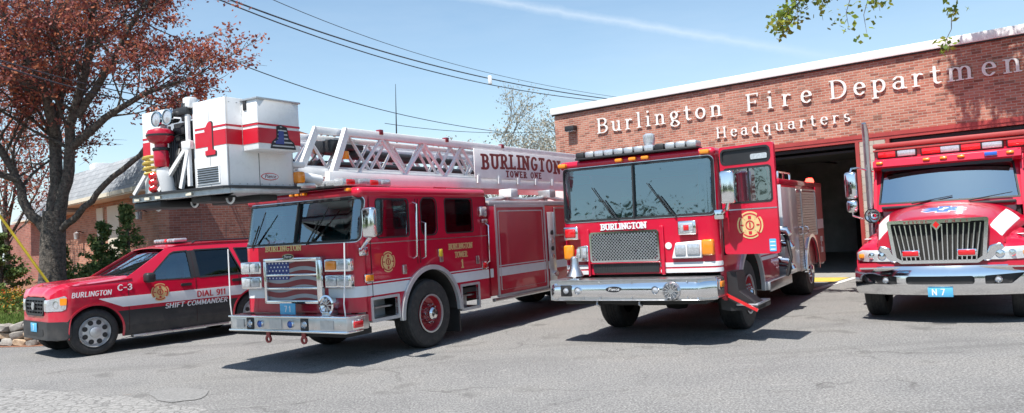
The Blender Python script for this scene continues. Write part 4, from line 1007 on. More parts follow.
q.build('speaker_grille', M_chrome, o)
oval_badge('bumper_badge', -.22, .83, .26, .085, lambda o: mfront(xb+.002+o)[0], (1, 0, 0), bm2, ring=M_black)
q = MB()
for y, z in ((-.72, .70), (-.45, .93), (-.45, .70), (.05, .93), (.05, .70), (.88, .93), (.88, .70)): q.lathe([(.012, 0), (.010, .006), (.001, .008)], (xb, y, z), 'X', 8)
q.build('bumper_bolt', M_steel, bm2)
lens('bumper_side_lamp', -.33, -.16, 1.235, 1.255, .82, .90, M_amber, bm2, face='Y', bw=.03)
for y in (-.55, .12): MB().tube([(.02, y, .68), (.05, y, .60), (.03, y+.03, .57), (0, y+.02, .60)], .018, 8).build('tow_hook', M_steel, bm2)
# bell
bl = MB().lathe([(.001, .30), (.035, .29), (.055, .27), (.062, .20), (.075, .12), (.11, .05), (.135, .0), (.13, -.01), (.10, .02), (.001, .03)], (-.02, -.92, 1.03), 'Z', 28).build('bell', M_steel, r_)
MB().box(-.10, .06, -1.02, -.82, .97, .99, .005).bar((-.02, -.92, .98), (-.02, -.92, 1.05), .05).build('bell_bracket', M_chrome, bl)
# roof lights
lb = lightbar(r_, -.52, -.24, -.92, 1.02, 2.80, 2.92, 'kgwwgggwkggg')
for y in (-.20, .02, .22): MB().box(-.34, -.245, y-.06, y+.06, 2.71, 2.765, .02).build('clearance_lamp', M_amber, r_)
for y in (-1.16, 1.12): MB().box(-.34, -.235, y-.07, y+.07, 2.70, 2.77, .025).build('clearance_lamp', M_amber, r_)
MB().lathe([(.07, -.1), (.09, -.02), (.09, .06), (.05, .09), (.001, .09)], (-.55, .2, 3.03), 'Z', 16).build('beacon', M_clear, r_)
# open driver door: hinged at the windshield post and swung out to about 100 degrees
ang = R(101)
hx, hy = -.40, W2+.05
dn = (math.sin(ang), math.cos(ang), 0)
def dmap(off): return lambda u, v: (hx-u*math.cos(ang)+off*dn[0], hy+u*math.sin(ang)+off*dn[1], v)
dF = sd_rr(0, .80, 1.26, 2.78, .04); w1 = sd_rr(.06, .74, 1.98, 2.46, .04); w2 = sd_rr(.03, .74, 2.53, 2.73, .06)
door = sheet('open_door', D_(dF, w1, w2), (-.01, .81, 1.25, 2.79), .02, dmap(0), .05, dn, M_red, r_)
sheet('window_frame', U_(D_(grow(w1, .015), grow(w1, -.012)), D_(grow(w2, .015), grow(w2, -.012))), (-.0, .80, 1.9, 2.76), .012, dmap(.005), .05, dn, M_black, door)
sheet('door_window', w1, (.05, .75, 1.97, 2.47), .05, dmap(-.02), 0, dn, M_glass, door)
sheet('upper_panel', w2, (.0, .78, 2.5, 2.75), .05, dmap(-.02), .01, dn, M_black, door)
sheet('panel_plate', sd_rr(.46, .70, 2.565, 2.64, .01), (.45, .71, 2.55, 2.66), .02, dmap(-.010), .004, dn, M_clear, door)
sheet('window_bar', sd_rr(.40, .42, 1.97, 2.47), (.39, .43, 1.96, 2.48), .02, dmap(-.01), .02, dn, M_black, door)
sheet('door_trim_line', sd_rr(.0, .80, 1.875, 1.89), (-.01, .81, 1.86, 1.90), .01, dmap(.004), .004, dn, M_steel, door)
sheet('door_label', sd_rr(.66, .755, 1.29, 1.46, .005), (.65, .77, 1.28, 1.47), .02, dmap(.004), .004, dn, M_bluepl, door)
emblem(.40, 1.66, .19, lambda o: dmap(.005+o), dn, door, inner=M_red)
for i in range(3): sheet('label_line', sd_rr(.67, .745, 1.31+.05*i, 1.325+.05*i), (.66, .76, 1.3+.05*i, 1.34+.05*i), .008, dmap(.006), .002, dn, M_stripe, door)
sheet('door_inner_panel', sd_rr(.04, .76, 1.30, 1.90, .03), (.03, .77, 1.29, 1.91), .03, dmap(-.05), .03, dn, M_grey, door)
# things in the door opening and the step well
MB().box(-.62, -.47, W2-.30, W2-.02, 1.24, 2.6, .02).build('door_post', M_black, r_)
st = MB().prism([(W2-.10, 1.00), (W2+.14, 1.00), (W2+.16, .72), (W2+.42, .52), (W2+.42, .46), (W2+.02, .44), (W2-.10, .46)], 'X', -1.0, -.56).build('entry_step', M_black, r_)
MB().box(-1.30, -.54, W2+.12, W2+.42, .515, .545, .008).build('step_tread', M_alu, st)
MB().box(-1.30, -.54, W2+.10, W2+.42, .45, .512, .01).build('step_edge', M_black, st)
MB().bar((-.50, W2+.0, .68), (-.48, W2+.43, .46), .03, .04).build('step_edge_red', M_redlens, st)
MB().box(-.60, -.50, W2-.04, W2+.005, .60, 1.03).build('corner_post', M_red, r_)
MB().box(-1.15, -.62, W2-.6, W2-.05, .62, .70).box(-1.15, -.62, W2-.62, W2-.56, .62, 1.24).build('step_well', M_grey, r_)
mirror(r_, -.08, W2+.22, 2.20, 1, .46, .2)
handrail(r_, [(-.36, W2+.0, 1.84), (-.22, W2+.10, 1.86), (-.1, W2+.2, 1.90), (-.1, W2+.22, 2.0)], .03, name='mirror_arm')
MB().box(-.34, -.20, W2-.02, W2+.12, 1.76, 1.90, .02).build('mirror_bracket', M_chrome, r_)
for y in (W2+.003, -W2-.003):
    stripes(r_, y, -3.9, -.50, [(1.025, 1.085, M_stripe), (1.11, 1.175, M_stripe)], [emb_arch, sd_rr(-1.5, -.5, .9, 1.3)])
# chassis
box('chassis', M_dark, r_, -9.0, -.3, -.42, .42, .55, .95)
box('front_axle', M_dark, r_, -2.0, -1.8, -1.0, 1.0, .42, .62)
MB().lathe([(.001, -.2), (.18, -.15), (.2, 0), (.18, .15), (.001, .2)], (-1.9, .0, .5), 'Y', 16).build('differential', M_dark, r_)
for s in (1, -1):
    wheel(r_, -1.90, s*1.19, .55, .36, .30, s, M_red2)
    wheel(r_, -7.2, s*1.17, .55, .60, .30, s, M_red2)
# pump house
MB().box(-4.45, -3.98, -.84, .84, .62, 2.25, .02).build('pump_house', M_steel, r_)
MB().box(-4.50, -2.75, W2-.30, W2+.10, .52, .66, .01).build('running_board', M_alu, r_)
MB().box(-4.48, -2.75, W2+.085, W2+.105, .50, .66, .004).build('running_board_edge', M_steel, r_)
q = MB()
for k, (x, z) in enumerate(((-4.1, .95), (-4.3, 1.25), (-4.12, 1.5), (-4.32, .85))): q.tube([(x, 1.15, z), (x, W2+.14, z-.03), (x+.02, W2+.18, z-.10)], [.07, .075, .06], 14)
q.build('hose_outlet', M_chrome, r_)
q = MB()
for k in range(3): q.tube([(-4.0-.1*k, W2+.12, .66+.02*k), (-4.05, W2+.2, 1.0), (-4.2, W2+.10, 1.35+.1*k), (-4.3, W2, 1.5)], .03, 8)
q.build('suction_hose', M_black, r_)
# body
bd = MB().box(-8.85, -4.5, -1.19, 1.19, .62, 2.36, .015)
bd = bd.build('body', M_red2, r_)
MB().box(-4.53, -4.49, .45, W2+.005, .60, 2.34, .004).build('body_front_plate', M_trim, r_); MB().box(-4.52, -4.49, -W2, -.45, .60, 2.30, .004).build('body_front_plate', M_trim, r_)
for s in (1, -1):
    y = s*W2
    MB().box(-5.86, -4.5, min(y-s*.03, y+s*.004), max(y-s*.03, y+s*.004), .62, 2.30, .004).build('side_plate', M_trim, r_)
    for a, b, z0 in ((-6.42, -5.94, .62), (-8.05, -6.50, 1.30)):
        F = sd_rr(a, b, z0, 2.26, .02)
        side('shutter_frame', D_(grow(F, .03), F), (a-.05, b+.05, z0-.05, 2.31), y, .05, M_steel, r_, .02)
        q = MB(); n = int((2.26-z0)/.055)
        for k in range(n): q.prism([(min(y-s*.012, y-s*.035), z0+k*.055), (max(y-s*.012, y-s*.035), z0+k*.055), (max(y-s*.012, y-s*.035), z0+k*.055+.045), (min(y-s*.012, y-s*.035), z0+k*.055+.053)], 'X', a, b)
        q.build('roller_shutter', M_steel, r_)
        handrail(r_, [(b-.10, y, 1.5), (b-.10, y+s*.06, 1.48), (b-.10, y+s*.06, 1.36), (b-.10, y, 1.34)], .012)
    side('body_side', D_(sd_rr(-8.86, -8.10, .62, 2.36), sd_circ(-7.2, .55, .0)), (-8.9, -8.0, .6, 2.4), y, .04, M_red, r_, .05)
    side('body_side', D_(sd_rr(-8.10, -6.42, .62, 1.28), sd_circ(-7.2, .55, .70)), (-8.12, -6.4, .6, 1.3), y, .04, M_red, r_, .03)
    side('fender_trim', I_(D_(sd_circ(-7.2, .55, .77), sd_circ(-7.2, .55, .70)), sd_rr(-8.2, -6.2, .53, 2)), (-8.1, -6.3, .5, 1.4), y+s*.03, .06, M_chrome, r_, .02)
    side('wheel_well', I_(sd_circ(-7.2, .55, .74), sd_rr(-8.2, -6.2, .62, 2)), (-8, -6.4, .5, 1.35), y-s*.05, .01, M_dark, r_, .08)
    stripes(r_, y+s*.004, -8.84, -8.12, [(1.40, 1.62, M_stripe)], [])
    for z in (1.10, .85): MB().box(-8.6, -8.35, min(y, y+s*.008), max(y, y+s*.008), z, z+.12, .003).build('rear_marking', M_stripe, r_)
    MB().box(-9.05, -4.5, min(y-s*.25, y-s*.02), max(y-s*.25, y-s*.02), 2.36, 2.46, .01).build('top_rail', M_red, r_)
t_side('rear_lettering', '3', 'sans', .22, -8.30, W2+.008, .95, M_stripe, r_)
MB().box(-9.15, -8.85, -1.15, 1.15, .55, .68, .01).build('tailboard', M_alu, r_)
MB().lathe([(.09, 0), (.10, .06), (.07, .13), (.001, .14)], (-8.7, 1.02, 2.46), 'Z', 16).build('rear_beacon', M_lampglow, r_)
q = MB().tube([(-5.2, 1.05, 2.46), (-5.2, 1.05, 2.62), (-6.3, 1.05, 2.62), (-6.3, 1.05, 2.46)], .02, 6).tube([(-5.7, 1.05, 2.46), (-5.7, 1.05, 2.62)], .02, 6)
q.build('hose_bed_rail', M_chrome, r_)
MB().box(-8.5, -4.9, -.9, .9, 2.3, 2.42, .04).build('hose_bed_cover', M_red2, r_)

# ------------------------------------------------------------------ RESCUE TRUCK
T3 = place('rescue_truck', 'red rescue truck with chrome grille and blue star of life on its hood', 'rescue truck', 'T3')
r_ = T3
# hood as a height field
def hood_w(x): return np.interp(x, [-1.95, -.10], [1.13, .85])
def hood_z(x, y):
    c = np.interp(x, [-1.95, -1.2, -.5, -.18, -.08], [1.83, 1.74, 1.64, 1.58, 1.50])
    w = hood_w(x); t = np.clip(np.abs(y)/w, 0, 1)
    return c-.12*t**2-.25*t**6
def hm(off): return lambda u, v: (u, v*hood_w(u), hood_z(u, v*hood_w(u))+off)
hd = sheet('hood', sd_rr(-1.95, -.145, -1, 1), (-1.96, -.14, -1.01, 1.01), .05, hm(0), .03, (0, 0, 1), M_red, r_)
# fenders
M_headlamp = mat('bright_headlamp', (.72, .74, .76), .12, .4, .8, .1, 30)
def fz(x, y):
    t = np.clip((x+1.02)/.98, -1, 1); top = .98+.36*(1-np.abs(t)**2.6)+np.where(x < -1.0, .14*np.clip((-x-1.0)/.9, 0, 1), 0)
    e = np.clip((np.abs(y)-.98)/.24, 0, 1); return top-.30*(1-np.sqrt(np.maximum(0, 1-e*e)))
for s in (1, -1):
    sheet('fender', sd_rr(-1.98, -.12, .55, 1.22), (-1.99, -.11, .54, 1.23), .04, lambda u, v, s=s: (u-.34*np.clip((v-.8)/.42, 0, 1)**2*np.clip((u+1.3)/1.18, 0, 1), s*v, fz(u, v)), .03, (0, 0, 1), M_red, r_)
    F = D_(sd_poly([(-.45, .80), (-.45, .95), (-.6, 1.0), (-1.0, 1.10), (-1.98, 1.25), (-1.98, .55), (-.5, .62)]), sd_circ(-1.05, .52, .60))
    side('fender_side', F, (-2.0, -.1, .5, 1.3), s*1.215, .03, M_red, r_, .03)
    side('wheel_well', I_(sd_circ(-1.05, .52, .66), sd_rr(-2, 0, .56, 2)), (-1.8, -.3, .5, 1.25), s*.78, .02, M_dark, r_, .08)
    # front corner panel around the headlight
    sheet('nose_panel', sd_poly([(.50, .86), (1.215, .86), (1.215, 1.08), (1.08, 1.22), (.84, 1.27), (.60, 1.0)]), (.48, 1.23, .84, 1.3), .025, lambda u, v, s=s: (-.13-.35*np.clip((u-.8)/.42, 0, 1)**2-.25*np.clip((v-1.1)/.17, 0, 1)**2, s*u, v), .03, (1, 0, 0), M_red, r_)
    MB().prism([(s*.56, .93), (s*.66, .93), (s*.84, 1.13), (s*.80, 1.20), (s*.66, 1.16)], 'X', -.16, -.085).build('grille_wing', M_chrome, r_, bev=.02)
    hl = sheet('headlight', sd_poly([(.64, .95), (1.10, .95), (1.19, .98), (1.19, 1.09), (1.04, 1.15), (.74, 1.12), (.64, 1.03)]), (.62, 1.21, .93, 1.17), .02, lambda u, v, s=s: (-.088-.35*np.clip((u-.8)/.42, 0, 1)**2-.08*np.clip((v-1.05)/.1, 0, 1)**2, s*u, v), .05, (1, 0, 0), M_headlamp, r_)
    MB().lathe([(.065, 0), (.05, .014), (.001, .02)], (-.092, s*.78, 1.03), 'X', 20).lathe([(.05, 0), (.04, .012), (.001, .016)], (-.11, s*.93, 1.04), 'X', 20).build('lamp_bulb', M_chrome, hl)
    MB().box(-.30, -.215, s*1.10-.04, s*1.10+.04, 1.0, 1.07, .015).build('turn_signal', M_amber, hl)
    # broad white band sweeping down from the cowl to the headlight
    sheet('white_band', sd_rr(-1.72, -.16, .79, .955, .03), (-1.62, -.15, .73, .98), .03, lambda u, v, s=s: (u, s*v*hood_w(u), hood_z(u, v*hood_w(u))+.008), .006, (0, 0, 1), M_stripe, r_)
    sgn = s
    front('nose_side', lambda U, V: np.minimum.reduce([hood_z(-.145, np.abs(U))-.008-V, V-.90, .845-U*sgn, U*sgn-.52]), (-.9, .9, .88, 1.6), -.135, .03, M_red, r_, .02)
    MB().lathe([(.055, 0), (.05, .006), (.001, .008)], (-.60, s*1.05, fz(np.array([-.6]), np.array([1.05]))[0]+.004), 'Z', 20).build('round_decal', M_stripe, r_)
    wheel(r_, -1.05, s*1.16, .52, .30, .29, s, M_steel)
    wheel(r_, -5.9, s*1.12, .52, .52, .29, s, M_steel)
# grille
g = sd_poly([(-.64, 1.54), (.64, 1.54), (.58, 1.0), (.50, .945), (-.50, .945), (-.58, 1.0)])
gr = front('grille', D_(grow(g, .035), grow(g, -.015)), (-.70, .70, .86, 1.60), -.03, .12, M_chrome, r_, .015)
front('grille_recess', g, (-.66, .66, .90, 1.56), -.12, .01, M_dark, gr, .06)
q = MB()
for k in range(17):
    y = -.54+.0675*k; zt_ = 1.50; k_ = .87
    q.bar((-.055, y*.90, .95), (-.055, y*1.06, zt_), .05, .016, up=(0, 1, 0))
q.build('grille_bar', M_chrome, gr)
front('grille_lettering_plate', sd_rr(-.46, .46, 1.515, 1.565, .01), (-.5, .5, 1.5, 1.58), -.026, .006, M_chrome, gr, .02)
for s in (1, -1):
    o = MB().box(-.06, -.01, s*.37-.13, s*.37+.13, 1.01, 1.12, .015).build('warning_light', M_chrome, gr)
    MB().box(-.02, .005, s*.37-.11, s*.37+.11, 1.025, 1.105, .012).build('lens', M_redlens, o)
q = MB().prism([(0, 1.40), (.075, 1.49), (0, 1.58), (-.075, 1.49)], 'X', -.04, -.015); e = q.build('grille_emblem', M_chrome, gr)
MB().prism([(0, 1.435), (.045, 1.49), (0, 1.545), (-.045, 1.49)], 'X', -.02, -.010).build('emblem_inlay', M_redlens, e)
t_front('grille_lettering', 'RESCUE', 'sans', .034, -.025, -.44, 1.522, M_dkred, gr, width=.33, th=.002)
t_front('grille_lettering', 'UNIT', 'sans', .034, -.025, .12, 1.522, M_dkred, gr, width=.30, th=.002)
front('nose_valance', sd_rr(-1.15, 1.15, .80, .925, .02), (-1.16, 1.16, .79, .93), -.11, .04, M_red, r_, .03)
# star of life on the hood
def star(cx, cy, r):
    arms = []
    for k in range(3):
        a = math.pi*k/3; ca, sa = math.cos(a), math.sin(a)
        arms.append(lambda U, V, ca=ca, sa=sa: np.minimum(r-np.abs((U-cx)*ca+(V-cy)*sa), r*.27-np.abs(-(U-cx)*sa+(V-cy)*ca)))
    return U_(*arms)
hm2 = lambda off: (lambda u, v: (u, v, hood_z(u, v)+off))
stl = sheet('star_of_life', grow(star(-1.0, .03, .30), .02), (-1.35, -.65, -.33, .40), .018, hm2(.005), .005, (0, 0, 1), M_stripe, r_)
sheet('star_fill', star(-1.0, .03, .30), (-1.35, -.65, -.33, .40), .018, hm2(.008), .005, (0, 0, 1), M_blue, stl)
sheet('star_detail', U_(sd_rr(-1.16, -.84, .018, .042), lambda U, V: .010-np.abs(V-.03-.05*np.sin((U+1.16)*20))*.6-np.maximum(0, np.abs(U+1)-.13)), (-1.2, -.8, -.05, .12), .008, hm2(.011), .004, (0, 0, 1), M_stripe, stl)
# bumper: chrome, bowed, with dark openings
def bmap(off): return lambda u, v: (.10-.30*(u/1.22)**2-.06*np.abs(u/1.22)**6+off-.045*np.abs((v-.67)/.19)**2.2, u, v)
bF = sd_rr(-1.22, 1.22, .44, .875, .07)
holes = [sd_rr(-.45, .45, .605, .725, .04), sd_poly([(-1.08, .755), (-.58, .725), (-.58, .605), (-.90, .60)]), sd_poly([(1.08, .755), (.58, .725), (.58, .605), (.90, .60)])]
bp = sheet('bumper', D_(bF, *holes), (-1.23, 1.23, .43, .885), .018, bmap(0), .05, (1, 0, 0), M_chrome, r_)
sheet('bumper_opening', U_(*holes), (-1.12, 1.12, .58, .77), .03, bmap(-.045), .01, (1, 0, 0), M_black, bp)
for s in (1, -1): round_lamp('fog_lamp', -.02, s*.74, .665, .045, bp, M_clear)
MB().box(-.4, -.0, -1.1, 1.1, .84, .865).build('bumper_top', M_chrome, bp)
MB().box(-.5, -.2, -1.0, 1.0, .42, .52, .02).build('bumper_beam', M_dark, bp)
o = MB().box(.105, .115, -.16, .17, .42, .56, .004).build('registration_plate', M_bluepl, r_)
t_front('plate_number', 'N 7', 'sans', .085, .118, -.11, .45, M_stripe, o)
# cab
WZ0, WZ1 = 1.86, 2.50
def ws3(off): # windshield surface, slightly bowed and raked
    return lambda u, v: (-1.80-(v-1.80)*.42-.10*(u/1.05)**2+off, u*(1-.05*(v-1.8)), v)
g = sd_poly([(-1.05, WZ0), (1.05, WZ0), (1.02, WZ1-.06), (.96, WZ1), (-.96, WZ1), (-1.02, WZ1-.06)])
cabf = sheet('cab', D_(sd_rr(-1.13, 1.13, 1.72, 2.58, .02), g), (-1.14, 1.14, 1.71, 2.6), .03, ws3(0), .05, (1, 0, 0), M_red, r_)
sheet('windshield', g, (-1.1, 1.1, WZ0-.02, WZ1+.02), .06, ws3(-.02), 0, (1, 0, 0), M_glass2, cabf)
sheet('windshield_gasket', D_(grow(g, .015), grow(g, -.012)), (-1.1, 1.1, WZ0-.04, WZ1+.04), .014, ws3(.006), .02, (1, 0, 0), M_black, cabf)
MB().box(-3.2, -2.00, -1.12, 1.12, 2.50, 2.66, .06, 3).prism([(-2.02, 2.46), (-1.92, 2.52), (-1.95, 2.62), (-2.2, 2.665), (-2.3, 2.60)], 'Y', -1.11, 1.11).build('roof', M_red, r_)
MB().box(-2.06, -1.97, -.98, .98, 2.44, 2.50).build('sun_visor', M_black, r_)
for y, mm in ((-1.0, M_amber), (-.26, M_amber), (0, M_amber), (.26, M_amber), (.96, M_amber)): MB().box(-2.02, -1.90, y-.055, y+.055, 2.56, 2.61, .02, 3).build('clearance_lamp', mm, r_)
lens('roof_marker', -2.0, -1.91, .60, .78, 2.555, 2.615, M_blue, r_, bw=.004)
for s in (1, -1):
    y = s*1.13
    F = sd_poly([(-1.78, 1.0), (-1.84, 1.75), (-2.12, 2.56), (-3.2, 2.56), (-3.2, .60), (-1.78, .60)])
    w_ = sd_poly([(-2.0, 1.86), (-2.2, 2.44), (-2.95, 2.44), (-2.95, 1.86)])
    side('cab_side', D_(F, w_), (-3.22, -1.7, .58, 2.6), y, .05, M_red, r_, .03)
    side('window', w_, (-3, -1.9, 1.8, 2.5), y-s*.02, 0, M_tint, r_, .1)
    side('door_seam', D_(sd_rr(-3.05, -1.92, .75, 2.5, .05), sd_rr(-3.04, -1.93, .76, 2.49, .05)), (-3.1, -1.9, .7, 2.55), y+s*.002, .003, M_seam, r_, .009)
    side('side_stripe', sd_rr(-3.2, -1.8, 1.25, 1.45), (-3.21, -1.79, 1.24, 1.46), y+s*.004, .004, M_stripe, r_, .05)
box('cab_rear_wall', M_red2, r_, -3.25, -3.18, -1.1, 1.1, .7, 2.6)
box('firewall', M_dark, r_, -1.98, -1.90, -1.05, 1.05, .7, 1.74)
box('cab_floor', M_dark, r_, -3.2, -1.9, -1.05, 1.05, .75, .85)
MB().box(-2.35, -1.86, -1.0, 1.0, 1.60, 1.82, .06).build('dashboard', M_dash, r_)
seats(r_, (-2.75,), (-.6, .6), 1.25); steering(r_, -2.35, .58, 1.85)
for y, d in ((-.5, .8), (.35, .8)): MB().bar((-1.80, y, 1.84), (-1.84, y+d*.75, 1.93), .014).bar((-1.79, y-.02, 1.83), (-1.82, y+d*.35, 1.88), .02).build('wiper', M_black, r_)
MB().box(-1.98, -1.78, -1.0, 1.0, 1.76, 1.81, .02).build('cowl', M_grey, r_)
# mirrors
for s in (1, -1):
    m_ = MB().box(-1.68, -1.54, s*1.44-.10, s*1.44+.10, 1.98, 2.46, .05, 3).build('mirror', M_chrome, r_)
    MB().box(-1.68, -1.54, s*1.44-.09, s*1.44+.09, 1.74, 1.96, .05, 3).build('spot_mirror', M_chrome, m_)
    MB().tube([(-1.95, s*1.12, 2.45), (-1.75, s*1.34, 2.53), (-1.63, s*1.42, 2.52), (-1.61, s*1.44, 2.44)], .016, 8).tube([(-1.85, s*1.12, 1.62), (-1.7, s*1.3, 1.62), (-1.61, s*1.44, 1.68), (-1.61, s*1.44, 1.76)], .016, 8).build('mirror_arm', M_chrome, m_)
# intake snorkel / exhaust on the passenger side
MB().tube([(-1.9, -1.19, 1.0), (-1.9, -1.19, 3.05), (-1.86, -1.19, 3.2), (-1.80, -1.19, 3.32)], [.055, .055, .055, .04], 12).build('exhaust_stack', M_steel, r_)
MB().lathe([(.03, -.06), (.055, -.05), (.06, -.01), (.13, .12), (.13, .14), (.11, .14), (.05, .02)], (-1.72, -1.12, 1.66), 'X', 24).build('air_horn', M_chrome, r_)
# box module
md = MB().prism([(-1.20, .72), (-1.20, 2.86), (-1.14, 2.95), (1.14, 2.95), (1.20, 2.86), (1.20, .72)], 'X', -7.7, -2.72).build('rescue_body', M_red, r_, bev=.02)
MB().box(-2.75, -2.64, -1.21, 1.21, 2.90, 2.99, .03).box(-2.72, -2.66, -1.21, 1.21, 2.84, 2.875, .01).build('body_edge_trim', M_redsteel, r_)
for y0, mm in ((-1.15, M_redlens), (-.82, M_clear), (-.42, M_redlens), (-.12, M_clear), (.20, M_redlens), (.52, M_clear), (.90, M_redlens)):
    o = MB().box(-2.73, -2.67, y0, y0+.34, 2.70, 2.85, .02).build('warning_light', M_black, r_)
    MB().box(-2.68, -2.645, y0+.02, y0+.32, 2.72, 2.83, .02).build('lens', mm, o)
box('chassis', M_dark, r_, -7.6, -.4, -.42, .42, .5, .9)
for s in (1, -1): MB().box(-3.1, -1.9, min(s*.85, s*1.18), max(s*.85, s*1.18), .42, .56, .01).build('side_step', M_alu, r_)
# ------------------------------------------------------------------ SUV
S_ = place('command_suv', 'red and grey command suv with white side stripe and small roof light bar', 'suv', 'S')
r_ = S_
wf, wr_, WR = -.98, -4.06, .405
def ys(x, z):
    y = .985-.33*np.clip((x+.62)/.62, 0, 1.02)**2.0*1.0
    y = y-.05*np.clip((x+5.3+.5)/-.5+1, 0, 0)  # keep numpy shape
    y = y-.25*np.clip((z-1.20)/.65, 0, 1)**1.15
    y = y+.018*np.exp(-((z-.95)/.22)**2)-.03*np.clip((.45-z)/.2, 0, 1)
    return y
def NX(u): return np.where(u > -.6, -.6+(u+.6)*.44, u)
def sm(off, s=1): return lambda u, v: (NX(u), s*(ys(u, v)+off), v)
outl = [(-.015, .34), (.0, .55), (-.02, .78), (-.03, 1.03), (-.06, 1.10), (-.24, 1.19), (-.6, 1.245), (-1.52, 1.30), (-1.95, 1.56), (-2.35, 1.80), (-2.60, 1.86), (-3.4, 1.89), (-4.4, 1.87), (-4.98, 1.83), (-5.16, 1.50), (-5.25, 1.2), (-5.27, .6), (-5.22, .36), (-4.6, .30), (-3.6, .27), (-1.4, .27), (-.5, .32)]
body = sd_poly(outl); ar = [sd_circ(wf, WR, .475), sd_circ(wr_, WR, .475)]
wn = [sd_poly([(-1.86, 1.235), (-2.0, 1.33), (-2.42, 1.70), (-2.50, 1.735), (-2.76, 1.745), (-2.76, 1.215)]),
      sd_poly([(-2.90, 1.215), (-2.90, 1.75), (-3.62, 1.75), (-3.80, 1.235), (-3.78, 1.22)]),
      sd_poly([(-3.86, 1.30), (-3.74, 1.74), (-4.75, 1.72), (-4.90, 1.24), (-3.92, 1.24)])]
lowF = lambda U, V: (.73-.09*np.clip((U+.62)/.15, 0, 1))-V
for s in (1, -1):
    nn = (0, s, 0)
    rd = sheet('body_side', D_(I_(body, lambda U, V: V-(.73-.09*np.clip((U+.62)/.15, 0, 1))), *ar, *wn), (-5.3, .02, .62, 1.93), .026, sm(0, s), .03, nn, M_red, r_)
    sheet('lower_cladding', D_(I_(body, lowF), *ar), (-5.3, .02, .25, .75), .026, sm(.004, s), .03, nn, M_grey, rd)
    # arch flare lines
    for xc in (wf, wr_):
        sheet('arch_lip', D_(I_(grow(body, -.0), sd_circ(xc, WR, .50)), sd_circ(xc, WR, .468)), (xc-.55, xc+.55, .25, 1.0), .02, sm(.012, s), .03, nn, M_red if True else M_grey, rd)
        sheet('wheel_well', I_(sd_circ(xc, WR, .52), sd_rr(xc-1, xc+1, .30, 2)), (xc-.6, xc+.6, .2, 1.0), .06, lambda u, v: (u, np.full_like(u, s*.62), v), .02, nn, M_dark, rd)
        q = MB(); n = 16; pa = [(xc+.475*math.cos(math.pi*k/n), WR+.475*math.sin(math.pi*k/n)) for k in range(n+1)]
        q.add([(p[0], s*.93, p[1]) for p in pa]+[(p[0], s*.62, p[1]) for p in pa], [(i, i+1, n+2+i, n+1+i) for i in range(n)]); q.build('arch_liner', M_dark, rd)
    for i, w_ in enumerate(wn):
        sheet('window', grow(w_, .01), (-5, -1.8, 1.18, 1.8), .03, sm(-.02, s), 0, nn, M_glass if i == 0 else M_tint, rd)
        sheet('window_frame', D_(grow(w_, .014), grow(w_, -.012)), (-5, -1.8, 1.15, 1.82), .014, sm(.004, s), .01, nn, M_black, rd)
    sheet('window_pillar', sd_poly([(-2.76, 1.215), (-2.76, 1.745), (-2.90, 1.75), (-2.90, 1.215)]), (-2.92, -2.74, 1.2, 1.77), .02, sm(.005, s), .01, nn, M_black, rd)
    # door seams, handles
    for x0, x1, z0, z1 in ((-1.56, -1.55, .36, 1.24), (-2.825, -2.815, .36, 1.75), (-3.72, -3.71, .88, 1.3)):
        sheet('door_seam', sd_rr(x0, x1, z0, z1), (x0-.005, x1+.005, z0, z1), .01, sm(.006, s), .003, nn, M_seam, rd)
    for x in (-2.62, -3.66): 
        sheet('door_handle', sd_rr(x-.10, x+.10, 1.07, 1.125, .02), (x-.12, x+.12, 1.05, 1.15), .012, sm(.04, s), .04, nn, M_black, rd)
    # white stripe tapering to a point on the fender
    st_ = D_(sd_poly([(-5.24, .79), (-5.24, .985), (-1.10, .985), (-1.02, .99), (-1.45, .80)]), *[sd_circ(xc, WR, .50) for xc in (wf, wr_)])
    sheet('side_stripe', st_, (-5.26, -1.0, .78, 1.0), .02, sm(.007, s), .004, nn, M_stripe, rd)
    wheel(r_, wf, s*.965, WR, .26, .268, s, M_trim, truck=False, spokes=8)
    wheel(r_, wr_, s*.965, WR, .26, .268, s, M_trim, truck=False, spokes=8)
    # running board
    MB().box(-3.45, -1.6, min(s*.9, s*1.04), max(s*.9, s*1.04), .235, .275, .012).build('running_board', M_steel, r_)
    # mirror
    m_ = MB().box(-1.98, -1.80, min(s*1.02, s*1.22), max(s*1.02, s*1.22), 1.20, 1.38, .05, 3).bar((-1.88, s*.92, 1.24), (-1.88, s*1.06, 1.26), .08, .05).build('mirror', M_black, r_)
    # tail lamp
    sheet('tail_lamp', sd_rr(-5.24, -5.12, 1.0, 1.45, .02), (-5.26, -5.1, .98, 1.47), .02, sm(.008, s), .01, nn, M_redlens, rd)
    # roof rail
    MB().tube([(-2.9, s*.66, 1.87), (-3.0, s*.66, 1.93), (-4.8, s*.66, 1.92), (-4.9, s*.66, 1.85)], .018, 8).build('roof_rail', M_black, r_)
def tS(name, txt, sty, cap, x, z, m, **k):
    def M(u, v): return (NX(x-u), ys(x-u, z+v)+.014, z+v)
    return text(name, txt, sty, cap, M, .003, (0, 1, 0), m, r_, **k)
tS('fender_lettering', 'BURLINGTON', 'sans', .082, -.60, 1.045, M_stripe, width=.66, shear=.2)
tS('unit_number', 'C-3', 'sans', .10, -1.36, 1.10, M_stripe, width=.26, shear=.1)
tS('door_lettering', 'DIAL 911', 'sans', .105, -2.82, .838, M_redstripe, width=.60, shear=.0)
tS('door_lettering', 'SHIFT COMMANDER', 'sans', .085, -2.20, .685, M_stripe, width=1.25, shear=.2)
def em_m(o): return lambda u, v: (u, ys(u, v)+.012+o, v)
emblem(-2.12, 1.0, .165, em_m, (0, 1, 0), r_, inner=M_redstripe)
